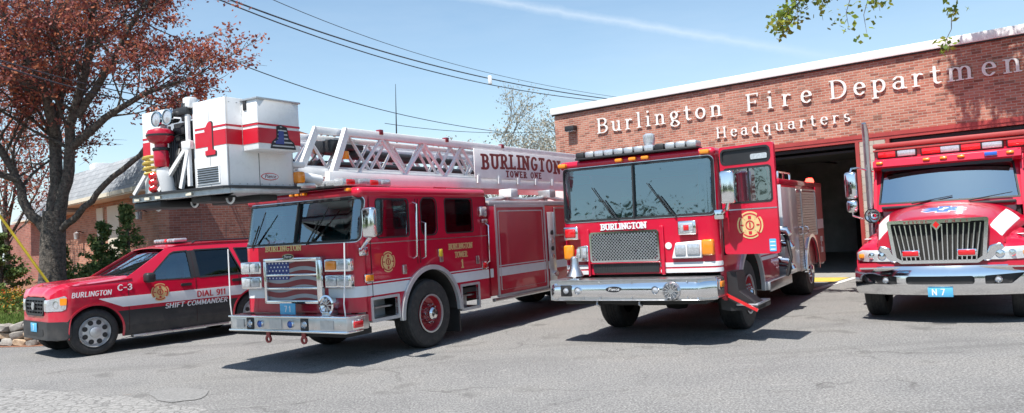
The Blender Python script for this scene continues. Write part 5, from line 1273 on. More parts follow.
# hood, roof, windshield
def yh(x): return ys(x, np.full_like(x, 1.1))-.015
def hoodm(u, v):
    z = np.interp(-u, [0.02, .06, .24, .6, 1.52, 1.7], [1.04, 1.10, 1.19, 1.245, 1.30, 1.305])
    y = v*yh(u); return NX(u), y, z+.045*(1-v*v)-.0*v+.02*np.exp(-((np.abs(v)-.62)/.12)**2)
sheet('hood', sd_rr(-1.66, -.03, -1, 1), (-1.67, -.02, -1.01, 1.01), .05, hoodm, .02, (0, 0, 1), M_red, r_)
def wsm(u, v):
    t = v; return (-1.56-.90*t-.10*u*u*(1-t*.3), u*(.90-.20*t), 1.30+.53*t)
sheet('windshield', sd_rr(-1, 1, 0, 1), (-1.01, 1.01, -.01, 1.01), .08, wsm, 0, (1, 0, 1), M_glass2, r_)
sheet('windshield_edge', D_(sd_rr(-1.02, 1.02, -.03, 1.02), sd_rr(-.975, .975, .03, .97, .03)), (-1.05, 1.05, -.05, 1.05), .02, lambda u, v: tuple(a+b for a, b in zip(wsm(u, v), (.004, 0, .006))), .01, (1, 0, 1), M_black, r_)
def roofm(u, v):
    z = np.interp(-u, [2.35, 2.6, 3.4, 4.4, 5.0, 5.05], [1.815, 1.865, 1.895, 1.875, 1.83, 1.80]); w = .745
    return u, v*w, z+.03*(1-v*v)+.0
sheet('roof', sd_rr(-5.04, -2.36, -1, 1), (-5.05, -2.35, -1.01, 1.01), .06, roofm, .02, (0, 0, 1), M_red, r_)
sheet('tailgate', sd_rr(-.93, .93, .35, 1.82, .06), (-.95, .95, .34, 1.84), .05, lambda u, v: (-5.26+.30*np.clip((v-1.2)/.6, 0, 1), u*(1-.2*np.clip((v-1.2)/.6, 0, 1)), v), .03, (-1, 0, 0), M_red, r_)
# front end: curved in plan
def xf(y): return -.62+.62*np.sqrt(np.clip((.985-np.abs(y))/.33, 0, 1))
def fm(off): return lambda u, v: (NX(xf(u))+off-.05*np.clip((v-.95)/.15, 0, 1)**2, u, v)
fF = sd_rr(-.98, .98, .63, 1.07, .03)
gF = sd_poly([(-.50, 1.05), (.50, 1.05), (.46, .80), (.40, .76), (-.40, .76), (-.46, .80)])
sheet('front_panel', D_(fF, grow(gF, .0)), (-1, 1, .62, 1.08), .024, fm(0), .03, (1, 0, 0), M_red, r_)
sheet('front_bumper', sd_rr(-.98, .98, .33, .645, .05), (-1, 1, .32, .66), .03, fm(.02), .04, (1, 0, 0), M_grey, r_)
sheet('lower_intake', sd_rr(-.45, .45, .40, .52, .03), (-.5, .5, .38, .54), .03, fm(.028), .01, (1, 0, 0), M_black, r_)
gr = sheet('grille', D_(grow(gF, .015), grow(gF, -.03)), (-.55, .55, .72, 1.1), .015, fm(.02), .05, (1, 0, 0), M_black, r_)
sheet('grille_recess', gF, (-.52, .52, .74, 1.07), .05, fm(-.03), .01, (1, 0, 0), M_dark, gr)
sheet('grille_bar', U_(*[I_(gF, sd_rr(-.6, .6, z, z+.028)) for z in (.82, .89, .96)], *[I_(gF, sd_rr(y-.012, y+.012, .7, 1.1)) for y in (-.3, -.15, 0, .15, .3)]), (-.52, .52, .74, 1.07), .014, fm(.012), .03, (1, 0, 0), M_grey, gr)
for s in (1, -1):
    # wrap-around headlights sit on the side map so that they turn the corner
    hF = sd_poly([(-.02, .83), (-.02, 1.035), (-.40, 1.09), (-.46, 1.06), (-.42, .86), (-.3, .83)])
    o = sheet('headlight', hF, (-.5, 0, .8, 1.12), .016, sm(.012, s), .03, (0, s, 0), M_clear, r_)
    sheet('turn_signal', I_(hF, sd_rr(-.45, -.26, .93, 1.05, .02)), (-.5, -.2, .9, 1.07), .014, sm(.018, s), .02, (0, s, 0), M_amber, o)
    sheet('headlight_inner', I_(hF, D_(U_(sd_circ(-.16, .94, .07), sd_circ(-.33, .90, .045)), sd_circ(-.16, .94, .05), sd_circ(-.33, .9, .03))), (-.5, 0, .8, 1.1), .012, sm(.016, s), .01, (0, s, 0), M_chrome, o)
    sheet('headlight', sd_rr(min(s*.50, s*.80), max(s*.50, s*.80), .83, 1.03, .03), (-.85, .85, .8, 1.05), .03, fm(.015), .03, (1, 0, 0), M_clear, r_)
    sheet('fog_lamp', sd_circ(-.22, .60, .045), (-.3, -.1, .5, .7), .012, sm(.016, s), .01, (0, s, 0), M_clear, r_)
MB().lathe([(.07, 0), (.07, .01), (.001, .012)], (-.30, 0, .92), 'X', 24).build('grille_badge', M_alu, r_)
o = MB().box(-.305, -.295, -.16, .16, .46, .62, .004).build('registration_plate', M_bluepl, r_)
t_front('plate_number', '7', 'sans', .10, -.293, -.04, .49, M_stripe, o)
# light bar, antennas, interior
lb = MB().box(-2.93, -2.66, -.48, .48, 1.905, 1.93, .01).build('light_bar', M_black, r_)
for i in range(8): MB().box(-2.93, -2.66, -.48+.12*i, -.48+.12*i+.116, 1.925, 2.0, .025).build('light_module', [M_clear, M_alu, M_clear, M_alu, M_redlens, M_clear, M_alu, M_clear][i], lb)
for x, y in ((-3.3, .3), (-4.1, -.2)): MB().tube([(x, y, 1.90), (x, y, 1.95), (x-.02, y, 2.35)], [.02, .01, .004], 6).build('antenna', M_black, r_)
box('floor_pan', M_dark, r_, -5.15, -.50, -.60, .60, .28, .45)
box('cabin_floor', M_dark, r_, -5.1, -1.5, -.88, .88, .45, .52)
box('engine_bay', M_dark, r_, -1.5, -.46, -.6, .6, .4, 1.0)
MB().box(-2.0, -1.55, -.86, .86, .95, 1.27, .06).build('dashboard', M_dash, r_)
seats(r_, (-2.75,), (-.42, .42), .75); seats(r_, (-3.7,), (-.45, .45), .78)
steering(r_, -2.15, .42, 1.15, .18)
MB().bar((-1.62, .2, 1.33), (-1.78, .75, 1.44), .016).bar((-1.62, -.5, 1.33), (-1.8, .0, 1.46), .016).build('wiper', M_black, r_)

# small checks: nothing here should be at the origin unparented
# ------------------------------------------------------------------ SETTING
def W2B(x, y, z=0):
    a = R(-39.32); return Vector((1.569+x*math.cos(a)-y*math.sin(a), 25.817+x*math.sin(a)+y*math.cos(a), z))
def ray(u, v, y):
    r2 = (u-512)/F_; u2 = (206.5-v)/F_
    r = r2*math.cos(ROLL)+u2*math.sin(ROLL); up = -r2*math.sin(ROLL)+u2*math.cos(ROLL)
    d = Vector((r, math.cos(PITCH)-up*math.sin(PITCH), math.sin(PITCH)+up*math.cos(PITCH)))
    return Vector((0, 0, CAMH))+d*(y/d.y)
def plane_sheet(name, pts, z, m, res=.5, th=0, zf=None, kind='structure'):
    P = np.array(pts); bb = (P[:, 0].min()-.1, P[:, 0].max()+.1, P[:, 1].min()-.1, P[:, 1].max()+.1)
    o = sheet(name, sd_poly(pts), bb, res, lambda u, v: (u, v, (zf(u, v) if zf else np.full_like(u, z))), th, (0, 0, 1), m, None)
    return tag(o, kind=kind)
me = bpy.data.meshes.new('ground'); me.from_pydata([(-500, -400, -.03), (500, -400, -.03), (500, 700, -.03), (-500, 700, -.03)], [], [(0, 1, 2, 3)])
tag(link('ground', me, M_lawn), kind='structure')
me = bpy.data.meshes.new('parking_apron'); me.from_pydata([(-40, -25, 0), (45, -25, 0), (45, 60, 0), (-40, 60, 0)], [], [(0, 1, 2, 3)])
tag(link('parking_apron', me, M_asphalt), kind='structure')
# cracked corner and a cut patch in the foreground

def GP(*uv):
    o = []
    for u, v in uv:
        p = ray(u, v, 1)-Vector((0, 0, CAMH)); k = -CAMH/p.z; o.append((p.x*k, p.y*k))
    return o
plane_sheet('pavement_patch', GP((148, 394), (156, 390), (166, 388.5), (183, 388), (199, 389.5), (209, 391), (206, 396), (199, 400), (186, 401), (171, 403), (158, 401), (153, 397)), .0075, M_patch, .08)
crk = GP((-80, 383), (0, 388), (55, 391), (95, 396), (130, 397), (170, 405), (206, 409), (215, 420), (200, 600), (-300, 600))
plane_sheet('cracked_pavement', crk, .004, M_cracked, .12)
# worn paint at the bay doors
def bpoly(pts): return [tuple(W2B(x, y)[:2]) for x, y in pts]
plane_sheet('yellow_threshold_marking', bpoly([(5.2, -.95), (9.1, -.95), (9.1, .7), (5.2, .7)]), .005, M_ypaint, .3)
plane_sheet('white_bay_line', bpoly([(9.18, -3.1), (9.36, -3.1), (9.36, .7), (9.18, .7)]), .009, M_wpaint, .1)
plane_sheet('white_bay_line', bpoly([(4.75, -3.1), (4.93, -3.1), (4.93, .7), (4.75, .7)]), .009, M_wpaint, .1)
# raised bed behind a stone wall
bed = [(-34, 22.5), (-20, 18.75), (-14, 16.95), (-9.75, 15.68), (-9.35, 16.3), (-9.2, 18), (-9.1, 20), (-9.5, 21.6), (-8.6, 23.5), (-16, 34), (-40, 40)]
def bedz(u, v):
    d = np.clip((v-15.7+(u+9.75)*.30), 0, 30); return .40+.055*np.minimum(d, 8)+.03*np.sin(u*1.7)*np.cos(v*2.1)
plane_sheet('planting_bed', bed, .4, M_mulch, .35, .6, bedz)
lawnF = [(-30, 21.5), (-20, 18.85), (-14, 17.05), (-9.85, 15.8), (-9.6, 16.3), (-9.7, 17.0), (-14, 18.4), (-20, 20.2), (-30, 23)]
plane_sheet('lawn_strip', lawnF, .4, M_lawn, .3, 0, lambda u, v: bedz(u, v)+.02)
def pip(x, y, poly):
    c = False
    for i in range(len(poly)):
        (x0, y0), (x1, y1) = poly[i], poly[i-1]
        if (y0 > y) != (y1 > y) and x < (x1-x0)*(y-y0)/(y1-y0)+x0: c = not c
    return c
def blades(name, poly, n, h, w, m, zf, ylim=None):
    P, Fc = [], []
    xs = [p[0] for p in poly]; yy = [p[1] for p in poly]; k = 0
    while k < n:
        x = random.uniform(max(min(xs), -17), max(xs)); y = random.uniform(min(yy), max(yy))
        if not pip(x, y, poly): continue
        k += 1; z = float(zf(np.array([x]), np.array([y]))[0]); a = random.uniform(0, 6.28); hh = h*random.uniform(.5, 1.3)
        dx, dy = math.cos(a)*w, math.sin(a)*w; lx, ly = random.uniform(-.5, .5)*hh, random.uniform(-.5, .5)*hh
        i = len(P); P += [(x-dx, y-dy, z), (x+dx, y+dy, z), (x+lx, y+ly, z+hh)]; Fc.append((i, i+1, i+2))
    me = bpy.data.meshes.new(name); me.from_pydata(P, [], Fc); return link(name, me, m)
tag(blades('grass', lawnF, 9000, .10, .012, M_grassb, lambda u, v: bedz(u, v)+.02), kind='stuff')
def leaf_mesh(name, C, size, m, parent=None, flat=.0, seed=0):
    """one quad leaf at each centre, random attitude"""
    rg = np.random.RandomState(seed); n = len(C); C = np.array(C, float)
    a = rg.normal(size=(n, 3)); a[:, 2] *= (1-flat); a /= np.linalg.norm(a, axis=1)[:, None]
    b = rg.normal(size=(n, 3)); b -= (b*a).sum(1)[:, None]*a; b /= np.linalg.norm(b, axis=1)[:, None]
    s = size*rg.uniform(.55, 1.25, size=(n, 1)); a = a*s; b = b*s*.62
    P = np.empty((n*4, 3)); P[0::4] = C-a; P[1::4] = C-b*1; P[2::4] = C+a; P[3::4] = C+b
    me = bpy.data.meshes.new(name); me.vertices.add(n*4); me.vertices.foreach_set('co', P.ravel())
    me.loops.add(n*4); me.loops.foreach_set('vertex_index', np.arange(n*4)); me.polygons.add(n)
    me.polygons.foreach_set('loop_start', np.arange(n)*4); me.update(calc_edges=True); me.validate()
    return link(name, me, m, parent)
def grow_branch(q, p, d, L, r, depth, tips, up=.15, spread=.7):
    pts = [p.copy()]; rs = [r]; n = 4; d = d.normalized()
    for i in range(n):
        d = (d+Vector((random.gauss(0, .17), random.gauss(0, .17), random.gauss(0, .12)+up*.2))).normalized()
        p = p+d*(L/n); pts.append(p.copy()); rs.append(r*(1-.16*(i+1)))
        if depth > 0 and i >= 1:
            for _ in range(2 if i == n-1 else 1):
                s = Vector((random.gauss(0, 1), random.gauss(0, 1), random.gauss(0, .7))).normalized()
                grow_branch(q, p, (d+s*spread), L*random.uniform(.58, .8), r*.52, depth-1, tips, up, spread)
        if depth <= 1: tips.append((p.copy(), depth))
    q.tube(pts, rs, 5 if r < .04 else 8)
def limb(q, pts, r0, r1, tips, n_sub, L, depth, spread=.75, up=.15, t0=.35):
    pts = [Vector(p) for p in pts]; m = len(pts)
    fine = []
    for i in range(m-1):
        for k in range(4): fine.append(pts[i].lerp(pts[i+1], k/4)+Vector([random.uniform(-.03, .03) for _ in range(3)])*(1 if k else 0))
    fine.append(pts[-1]); N = len(fine)
    q.tube(fine, [r0+(r1-r0)*i/(N-1) for i in range(N)], 12)
    for k in range(n_sub):
        t = t0+(1-t0)*(k+.5)/n_sub; i = min(N-2, int(t*(N-1))); p = fine[i]; d = (fine[i+1]-fine[i]).normalized()
        s = Vector((random.gauss(0, 1), random.gauss(0, 1), random.gauss(0, .8))).normalized()
        grow_branch(q, p, d*.6+s*spread, L*random.uniform(.7, 1.15), max(.02, (r0+(r1-r0)*t)*.42), depth, tips, up)
    grow_branch(q, fine[-1], (fine[-1]-fine[-2]), L*.9, r1*.9, depth, tips, up)

# copper-leaved tree at the left
random.seed(21)
tree = thing('copper_leaf_tree', 'large copper leaved tree with a dark forked trunk rising behind the red suv', 'tree', (-11.5, 19.0, .5))
q = MB(); tips = []; B_ = Vector((-11.5, 19.0, .5))
def L_(pts): return [Vector(p)-B_ for p in pts]
q.tube(L_([(-11.5, 19, .35), (-11.5, 19, .7), (-11.49, 19, 1.4), (-11.45, 19, 2.2), (-11.38, 19, 2.9)]), [.46, .37, .30, .285, .26], 16)
limb(q, L_([(-11.55, 19, 2.35), (-12.0, 18.9, 3.0), (-12.25, 18.8, 4.0), (-12.75, 18.5, 5.2), (-13.6, 18.3, 6.4)]), .13, .06, tips, 11, 1.5, 3)
limb(q, L_([(-11.4, 19, 2.8), (-11.30, 19, 3.8), (-11.35, 19.1, 5.0), (-11.9, 19.4, 6.4), (-12.3, 19.6, 8.2)]), .17, .08, tips, 12, 1.5, 3)
limb(q, L_([(-11.3, 19, 2.8), (-10.95, 18.95, 3.9), (-10.8, 18.8, 5.0), (-10.2, 18.5, 6.2), (-9.7, 18.2, 8.0)]), .15, .07, tips, 12, 1.5, 3)
limb(q, L_([(-11.35, 19, 2.35), (-10.7, 18.8, 2.75), (-9.9, 18.6, 3.45), (-8.9, 18.4, 4.1), (-8.3, 18.3, 5.0)]), .09, .05, tips, 5, 1.1, 2, t0=.75)
limb(q, L_([(-10.9, 18.9, 4.4), (-9.8, 18.6, 5.1), (-8.6, 18.3, 5.6), (-7.7, 18.2, 5.8)]), .11, .03, tips, 10, 1.15, 2)
limb(q, L_([(-10.6, 18.8, 5.2), (-9.5, 18.5, 6.5), (-8.9, 18.4, 7.4), (-8.4, 18.4, 8.1)]), .10, .03, tips, 9, 1.3, 2)
limb(q, L_([(-12.1, 18.8, 3.7), (-12.9, 18.3, 4.1), (-14.0, 18, 4.5), (-15.2, 18, 5.4)]), .09, .03, tips, 9, 1.3, 2)
limb(q, L_([(-11.4, 19.1, 4.6), (-11.8, 20.2, 6.0), (-12.0, 21.2, 7.4)]), .12, .04, tips, 8, 1.4, 2)
limb(q, L_([(-11.2, 18.9, 4.8), (-11.0, 18.0, 6.0), (-11.3, 17.2, 7.4)]), .12, .04, tips, 8, 1.4, 2)
tr_o = q.build('trunk', M_bark, tree)
C = []
for p, dp in tips:
    if random.random() < ((.60 if p.x < 1.5 else .35) if p.z > 4.2 else .84): continue
    k = random.choice((3, 5, 8, 11)) if dp == 0 else 2
    s = random.uniform(.06, .13)
    for _ in range(k): C.append((p.x+random.gauss(0, s), p.y+random.gauss(0, s), p.z+random.gauss(0, s*.65)))
print('red tree tips', len(tips), 'leaves', len(C))
leaf_mesh('crown', C, .050, M_leafred, tree)

# another reddish tree further left, partly in view
def simple_tree(name, label, cat, base, h, spread_, bark, leaf, nl, ls, seed, group=None, depth=3, clump=.22, r=.2, droop=.15, nlimb=6, keep=.9):
    random.seed(seed); t = thing(name, label, cat, base, 0, group); q = MB(); tips = []
    limb(q, [(0, 0, -.1), (.05, .03, h*.25), (.0, .08, h*.5), (.1, 0, h*.75)], r, r*.35, tips, nlimb, spread_, depth, t0=.35, up=droop)
    for k in range(4):
        a = 2*math.pi*k/4+random.random()
        limb(q, [(0, 0, h*.28), (math.cos(a)*spread_*.5, math.sin(a)*spread_*.5, h*.5), (math.cos(a)*spread_*.9, math.sin(a)*spread_*.9, h*.72)], r*.5, r*.18, tips, 5, spread_*.55, depth-1, t0=.35, up=droop)
    q.build('trunk', bark, t); C = []
    for p, dp in tips:
        if random.random() > keep: continue
        for _ in range(nl if dp == 0 else nl//3): C.append((p.x+random.gauss(0, clump), p.y+random.gauss(0, clump), p.z+random.gauss(0, clump*.7)))
    if C: leaf_mesh('crown', C, ls, leaf, t, seed=seed)
    return t
simple_tree('copper_leaf_tree', 'smaller reddish tree at the far left edge beyond the low brick wing', 'tree', (-18.3, 27.5, .6), 6.3, 1.8, M_bark, M_leafred, 7, .06, 5, depth=2, r=.12, keep=.6)
# hazy flowering tree beyond the station
simple_tree('budding_tree', 'tall pale budding tree standing beyond the ladder truck', 'tree', (-.3, 60, 0), 8.6, 3.3, M_bark2, M_blossom, 5, .09, 11, depth=3, clump=.26, r=.30, keep=.5)
simple_tree('budding_tree', 'shorter pale green tree right beside the corner of the station', 'tree', (4.0, 62, 0), 9.2, 2.3, M_bark2, M_blossom, 7, .10, 12, depth=2, clump=.32, r=.18)
# overhanging spring tree at the right
random.seed(5)
bt = W2B(17.2, -5.0, 0); st_ = thing('spring_green_tree', 'tree with yellow green spring leaves hanging over the right end of the station', 'tree', bt)
q = MB(); tips = []
def LB(pts): return [W2B(*p)-bt for p in pts]
q.tube(LB([(17.2, -5, -.1), (17.2, -5, 2), (17.1, -4.9, 4.5)]), [.42, .34, .30], 14)
limb(q, LB([(17.1, -4.9, 4.3), (16.4, -4.4, 6.5), (15.8, -3.8, 8.6), (15.4, -3.4, 11.0)]), .24, .07, tips, 8, 1.3, 3)
limb(q, LB([(17.1, -4.9, 4.5), (16.0, -4.2, 6.5), (14.8, -3.2, 8.2), (13.6, -2.8, 9.6)]), .20, .05, tips, 8, .95, 3)
limb(q, LB([(17.1, -4.9, 4.5), (17.6, -5.4, 7), (18.2, -5.8, 10)]), .22, .07, tips, 8, 1.8, 2)
limb(q, LB([(15.0, -3.4, 7.9), (13.6, -2.6, 8.6), (12.9, -2.2, 9.6)]), .08, .02, tips, 6, .7, 2)
tips_main = list(tips); tips = []
# low boughs that reach out over the apron and hang into view
limb(q, LB([(16.7, -4.8, 5.4), (14.9, -5.8, 6.5), (12.9, -6.2, 6.7), (11.2, -6.1, 6.3), (10.2, -6.0, 5.85)]), .12, .015, tips, 9, .45, 1, t0=.45, up=-.5)
limb(q, LB([(14.5, -5.9, 6.5), (13.5, -6.0, 6.0), (13.0, -6.0, 5.4), (12.75, -6.0, 4.6)]), .018, .006, tips, 1, .15, 0, t0=.5, up=-.6)
for x, z in ((10.75, 5.40), (11.2, 5.15), (11.75, 5.35), (11.5, 5.0), (10.35, 5.6), (13.4, 5.5), (12.2, 5.6), (13.9, 5.6)):
    pts = LB([(x+.25, -6.1, 6.35), (x+.1, -6.05, (z+6.35)/2), (x, -6.0, z)]); q.tube([pts[0], pts[0].lerp(pts[1], .5)+Vector((.07, -.05, 0)), pts[1], pts[1].lerp(pts[2], .5)+Vector((-.05, .06, 0)), pts[2]], [.012, .010, .008, .006, .003], 5)
    for k in range(5): tips.append((pts[1].lerp(pts[2], k/4)+Vector((random.gauss(0, .09), random.gauss(0, .09), random.gauss(0, .05))), 0))
q.build('trunk', M_bark2, st_)
C = []
for p, dp in tips_main:
    if random.random() < .22: continue
    for _ in range(13 if dp == 0 else 4): C.append((p.x+random.gauss(0, .12), p.y+random.gauss(0, .14), p.z+random.gauss(0, .12)))
for p, dp in tips:
    for _ in range(6): C.append((p.x+random.gauss(0, .10), p.y+random.gauss(0, .10), p.z+random.gauss(0, .07)))
a_ = R(39.32); K_ = []
for (x, y, z) in C:   # leaves dropped and doubled to shape the crown's shadow on the facade
    wx, wy = x+bt.x-1.569, y+bt.y-25.817
    bx, by = wx*math.cos(a_)-wy*math.sin(a_), wx*math.sin(a_)+wy*math.cos(a_)
    if z+1.963*by > 5.30 and z > 6.6 and random.random() > .04: continue
    if z > 6.6 and math.sin(bx*3.3+1)*math.sin((z+1.963*by)*4.1+.6)+.35*math.sin(bx*9) > .28: continue
    K_.append((x, y, z))
    if z > 6.6 and 3.7 < z+1.963*by < 5.2:
        for _ in range(2): K_.append((x+random.gauss(0, .09), y+random.gauss(0, .09), z+random.gauss(0, .08)))
C = K_
leaf_mesh('crown', C, .062, M_leafyel, st_, seed=3)

# evergreens by the brick building
def evergreen(label, base, h, w, n, seed):
    random.seed(seed); t = thing('evergreen_shrub', label, 'shrub', base, 0, 'evergreens in front of the brick building'); q = MB(); C = []
    q.tube([(0, 0, -.1), (.02, 0, h*.5), (0, .02, h*.97)], [.07, .045, .01], 8)
    for k in range(int(h*26)):
        z = h*(.06+.90*random.random()**1.15); a = random.uniform(0, 6.28); L = w*(1-(z/h)**1.3)*random.uniform(.65, 1.15)+.05
        e = Vector((math.cos(a)*L, math.sin(a)*L, z+L*random.uniform(.15, .5))); q.tube([(0, 0, z), e*.5+Vector((0, 0, z*.5-.02)), e], [.015, .010, .003], 4)
        for _ in range(n):
            s = random.uniform(.3, 1.05)
            C.append((e.x*s+random.gauss(0, .05), e.y*s+random.gauss(0, .05), z+(e.z-z)*s+random.gauss(0, .05)))
    q.build('stem', M_bark, t); leaf_mesh('foliage', C, .055, M_needle, t, seed=seed); return t
evergreen('broad evergreen shrub just right of the dark tree trunk', (-11.1, 20.6, .65), 2.0, .72, 80, 1)
evergreen('tall narrow evergreen with its tip above the suv hood, nearest the building corner', (-10.45, 20.7, .62), 2.55, .50, 60, 2)
evergreen('small evergreen half hidden left of the dark tree trunk', (-12.4, 20.9, .65), 1.45, .42, 60, 3)
evergreen('dark evergreen at the left edge of the picture', (-15.6, 23.2, .7), 1.9, .75, 80, 4)
# flowering ground cover
random.seed(9); gc = []; fl = []
for _ in range(150):
    x = random.uniform(-16.5, -9.8); y = random.uniform(17.3, 20.5)+(-(x+9.8))*.32
    z = float(bedz(np.array([x]), np.array([y]))[0]); s = random.uniform(.10, .26)
    for _ in range(70): gc.append((x+random.gauss(0, s), y+random.gauss(0, s), z+abs(random.gauss(0, .10))))
    if random.random() < .55:
        for _ in range(22): fl.append((x+random.gauss(0, s), y+random.gauss(0, s), z+.14+abs(random.gauss(0, .07))))
tag(leaf_mesh('ground_cover', gc, .05, M_grassb), kind='stuff'); tag(leaf_mesh('flowers', fl, .035, M_flower, flat=.5), kind='stuff')
# stone wall
random.seed(4)
sw = thing('stone_wall', 'low dry stone wall of rounded grey and tan stones in front of the grass', 'wall', (-9.75, 15.6, 0))
qa, qb = MB(), MB()
d = Vector((-4.25, 1.27, 0)).normalized(); nrm = Vector((-d.y, d.x, 0))
def stone(q, c, s):
    t = bmesh.new(); bmesh.ops.create_icosphere(t, subdivisions=2, radius=1)
    ph = [random.uniform(0, 6) for _ in range(3)]
    for v in t.verts:
        k = 1+.10*math.sin(v.co.x*3+ph[0])+.10*math.sin(v.co.y*3.4+ph[1])+.08*math.sin(v.co.z*4+ph[2])
        v.co = Vector([math.copysign(abs(a)**.72, a) for a in v.co])*k
    q.merge(t, Matrix.Translation(c) @ Matrix.Rotation(random.uniform(-.3, .3), 4, 'Y') @ Matrix.Rotation(math.atan2(d.y, d.x), 4, 'Z') @ Matrix.Diagonal((*s, 1)))
for row in range(3):
    x = random.uniform(0, .1)
    while x < 10:
        w = random.uniform(.12, .24); h = random.uniform(.075, .10)
        c = d*(x+w)+Vector((0, 0, .07+row*.15+random.uniform(-.015, .015)))+nrm*random.uniform(-.03, .03)*1
        stone(qb if random.random() < .3 else qa, c, (w, .14, h)); x += w*1.9
for k in range(4): stone(qa, -d*.02+nrm*(-.15*k-.1)*1+Vector((0, 0, .1+.12*(k % 2))), (.13, .13, .10))
qa.build('grey_stones', M_stone, sw); qb.build('tan_stones', M_stone2, sw)
# spilled mulch at the wall foot
plane_sheet('leaf_litter', [(-13, 16.25), (-9.8, 15.35), (-8.9, 15.5), (-8.9, 15.9), (-9.7, 15.7), (-13, 16.75)], .006, M_mulch, .08)

# ------------------------------------------------------------------ STATION
BL = (1.569, 25.817, 0)
fs = thing('fire_station', 'single storey red brick fire station with white roof edge, raised lettering and open vehicle bays', 'building', BL, -39.32)
Wd, Ht = 24.0, 5.57
op = [sd_rr(4.95, 9.66, -1, 3.60), sd_rr(10.30, 15.0, -1, 3.60), sd_rr(15.7, 20.4, -1, 3.60)]
fac = sheet('wall', D_(sd_rr(.05, Wd, -.1, Ht), *op), (.0, Wd+.1, -.12, Ht+.05), .12, lambda u, v: (u, v*0, v), .30, (0, -1, 0), M_brick, fs)
MB().box(.05, .35, .30, 14, -.1, Ht).build('side_wall', M_brick, fs); MB().box(Wd-.3, Wd, .30, 14, -.1, Ht).box(.35, Wd-.3, 13.7, 14, -.1, Ht).build('rear_wall', M_brick, fs)
MB().box(-.04, Wd+.1, -.10, 14.1, Ht+.0, Ht+.215, .01).build('roof_edge', M_whitetrim, fs)
MB().box(-.01, Wd+.05, -.06, .02, Ht-.035, Ht-.003).build('roof_drip', M_grey, fs)
# bays
for a, b in ((4.95, 9.66), (10.30, 15.0), (15.7, 20.4)):
    for c_ in (a, b-.09): MB().box(c_, c_+.09, -.03, .26, 0, 3.52).build('door_frame', M_redsteel, fs)
    MB().box(a+.09, b-.09, .10, .22, 3.42, 3.50).box(a+.2, b-.2, .3, 3.2, 3.30, 3.36).build('raised_door', M_grey, fs)
MB().box(4.6, 20.8, -.035, .02, 3.60, 3.70).box(4.6, 20.8, -.02, .27, 3.52, 3.60).build('lintel', M_redsteel, fs)
for a, b in ((9.68, 10.28), (15.02, 15.68)): MB().box(a, b, -.02, .32, 0, 3.515).build('bay_pier', M_block, fs)
MB().box(.35, Wd-.3, .30, 13.7, -.05, .014).build('garage_floor', M_conc, fs)
MB().box(.35, Wd-.3, .30, 13.7, 4.6, 4.7).box(.35, .5, .35, 13.6, 0, 4.6).box(.5, Wd-.4, 13.4, 13.6, 0, 4.6).build('garage_lining', M_interior, fs)
q = MB()
for y in np.arange(1.2, 13, 1.3): q.box(.5, Wd-.4, y-.05, y+.05, 4.25, 4.6)
for x in (5.6, 7.3, 9.0, 11, 12.7, 14.4): q.tube([(x, .6, 3.75), (x, 12, 3.75)], .04, 6)
q.build('roof_joists', M_grey, fs)
q = MB()
for x in (6.4, 8.3, 11.6): q.box(x-.6, x+.6, 3.8, 4.0, 3.9, 3.98, .01)
q.build('strip_light', M_lwhite, fs)
q = MB().box(7.6, 8.1, 12.6, 13.2, .0, 1.9, .02).box(8.4, 9.4, 12.8, 13.3, 0, 1.2, .02).box(6.0, 7.3, 12.7, 13.3, 0, 2.1, .02); q.build('storage_locker', M_grey, fs)
# wall lamp
o = MB().box(.60, .96, -.24, -.0, 4.93, 5.10, .02).build('wall_lamp', M_grey, fs); MB().box(.63, .93, -.22, -.04, 4.905, 4.93).build('lamp_lens', M_clear, o)
# raised letters
def t_wall(s, cap, x, z, width, track=0): return text('sign_lettering', s, 'roman', cap, lambda u, v: (x+u, u*0-.055, z+v), .03, (0, -1, 0), M_letter, fs, width=width, res=cap/30)
t_wall('Burlington', .46, 1.74, 4.735, 4.32); t_wall('Fire', .46, 6.74, 4.735, 1.86); t_wall('Department', .46, 9.02, 4.735, 4.66)
t_wall('Headquarters', .30, 5.80, 4.085, 3.72)

# ------------------------------------------------------------------ BRICK BUILDING AT THE LEFT
K = (-10.2, 22.0, 0)
lb_ = thing('brick_office', 'low brown brick building with a sloping grey shingle roof behind the suv', 'building', K, 135)
Z0 = .3
MB().box(0, 9.2, -.3, 0, Z0, 3.50).build('wall', M_brick2, lb_)
MB().box(-.0, .28, -9.5, -.3, Z0, 4.3).build('side_wall', M_brickdk, lb_)  # face turned from the sun, its shade put into a darker brick
MB().box(9.2, 19.5, -.55, -.25, Z0, 3.35).build('wing_wall', M_brickdk, lb_)
# mansard roof: sloped shingle faces, soffit beneath
MB().prism([(.62, 3.52), (.62, 3.64), (-.10, 4.72), (-.6, 4.72), (-.6, 3.52)], 'X', -.55, 7.5).build('roof', M_slate, lb_)
MB().prism([(.62, 3.50), (.66, 3.50), (.66, 3.62), (.62, 3.62)], 'X', -.56, 7.52).box(-.5, 7.45, -.3, .62, 3.46, 3.515).build('soffit', M_cream, lb_)
q = MB(); q.add([(7.5, .45, 3.32), (15.2, .45, 3.32), (11.4, -.35, 4.82), (7.5, -.35, 4.82), (7.5, -3, 3.32), (15.2, -3, 3.32), (11.4, -2, 4.82), (7.5, -2, 4.82)], [(0, 1, 2, 3), (1, 5, 6, 2), (5, 4, 7, 6), (4, 0, 3, 7), (3, 2, 6, 7), (0, 4, 5, 1)]); q.build('wing_roof', M_slate, lb_)
MB().box(7.5, 15.2, -.25, .46, 3.26, 3.318).build('wing_soffit', M_cream, lb_)
MB().box(7.55, 8.1, -1.2, -.6, 4.0, 5.1, .01).build('chimney', M_whitetrim, lb_)
MB().box(.28, 7.4, -9, -.6, 4.2, 4.5).build('flat_roof', M_grey, lb_)
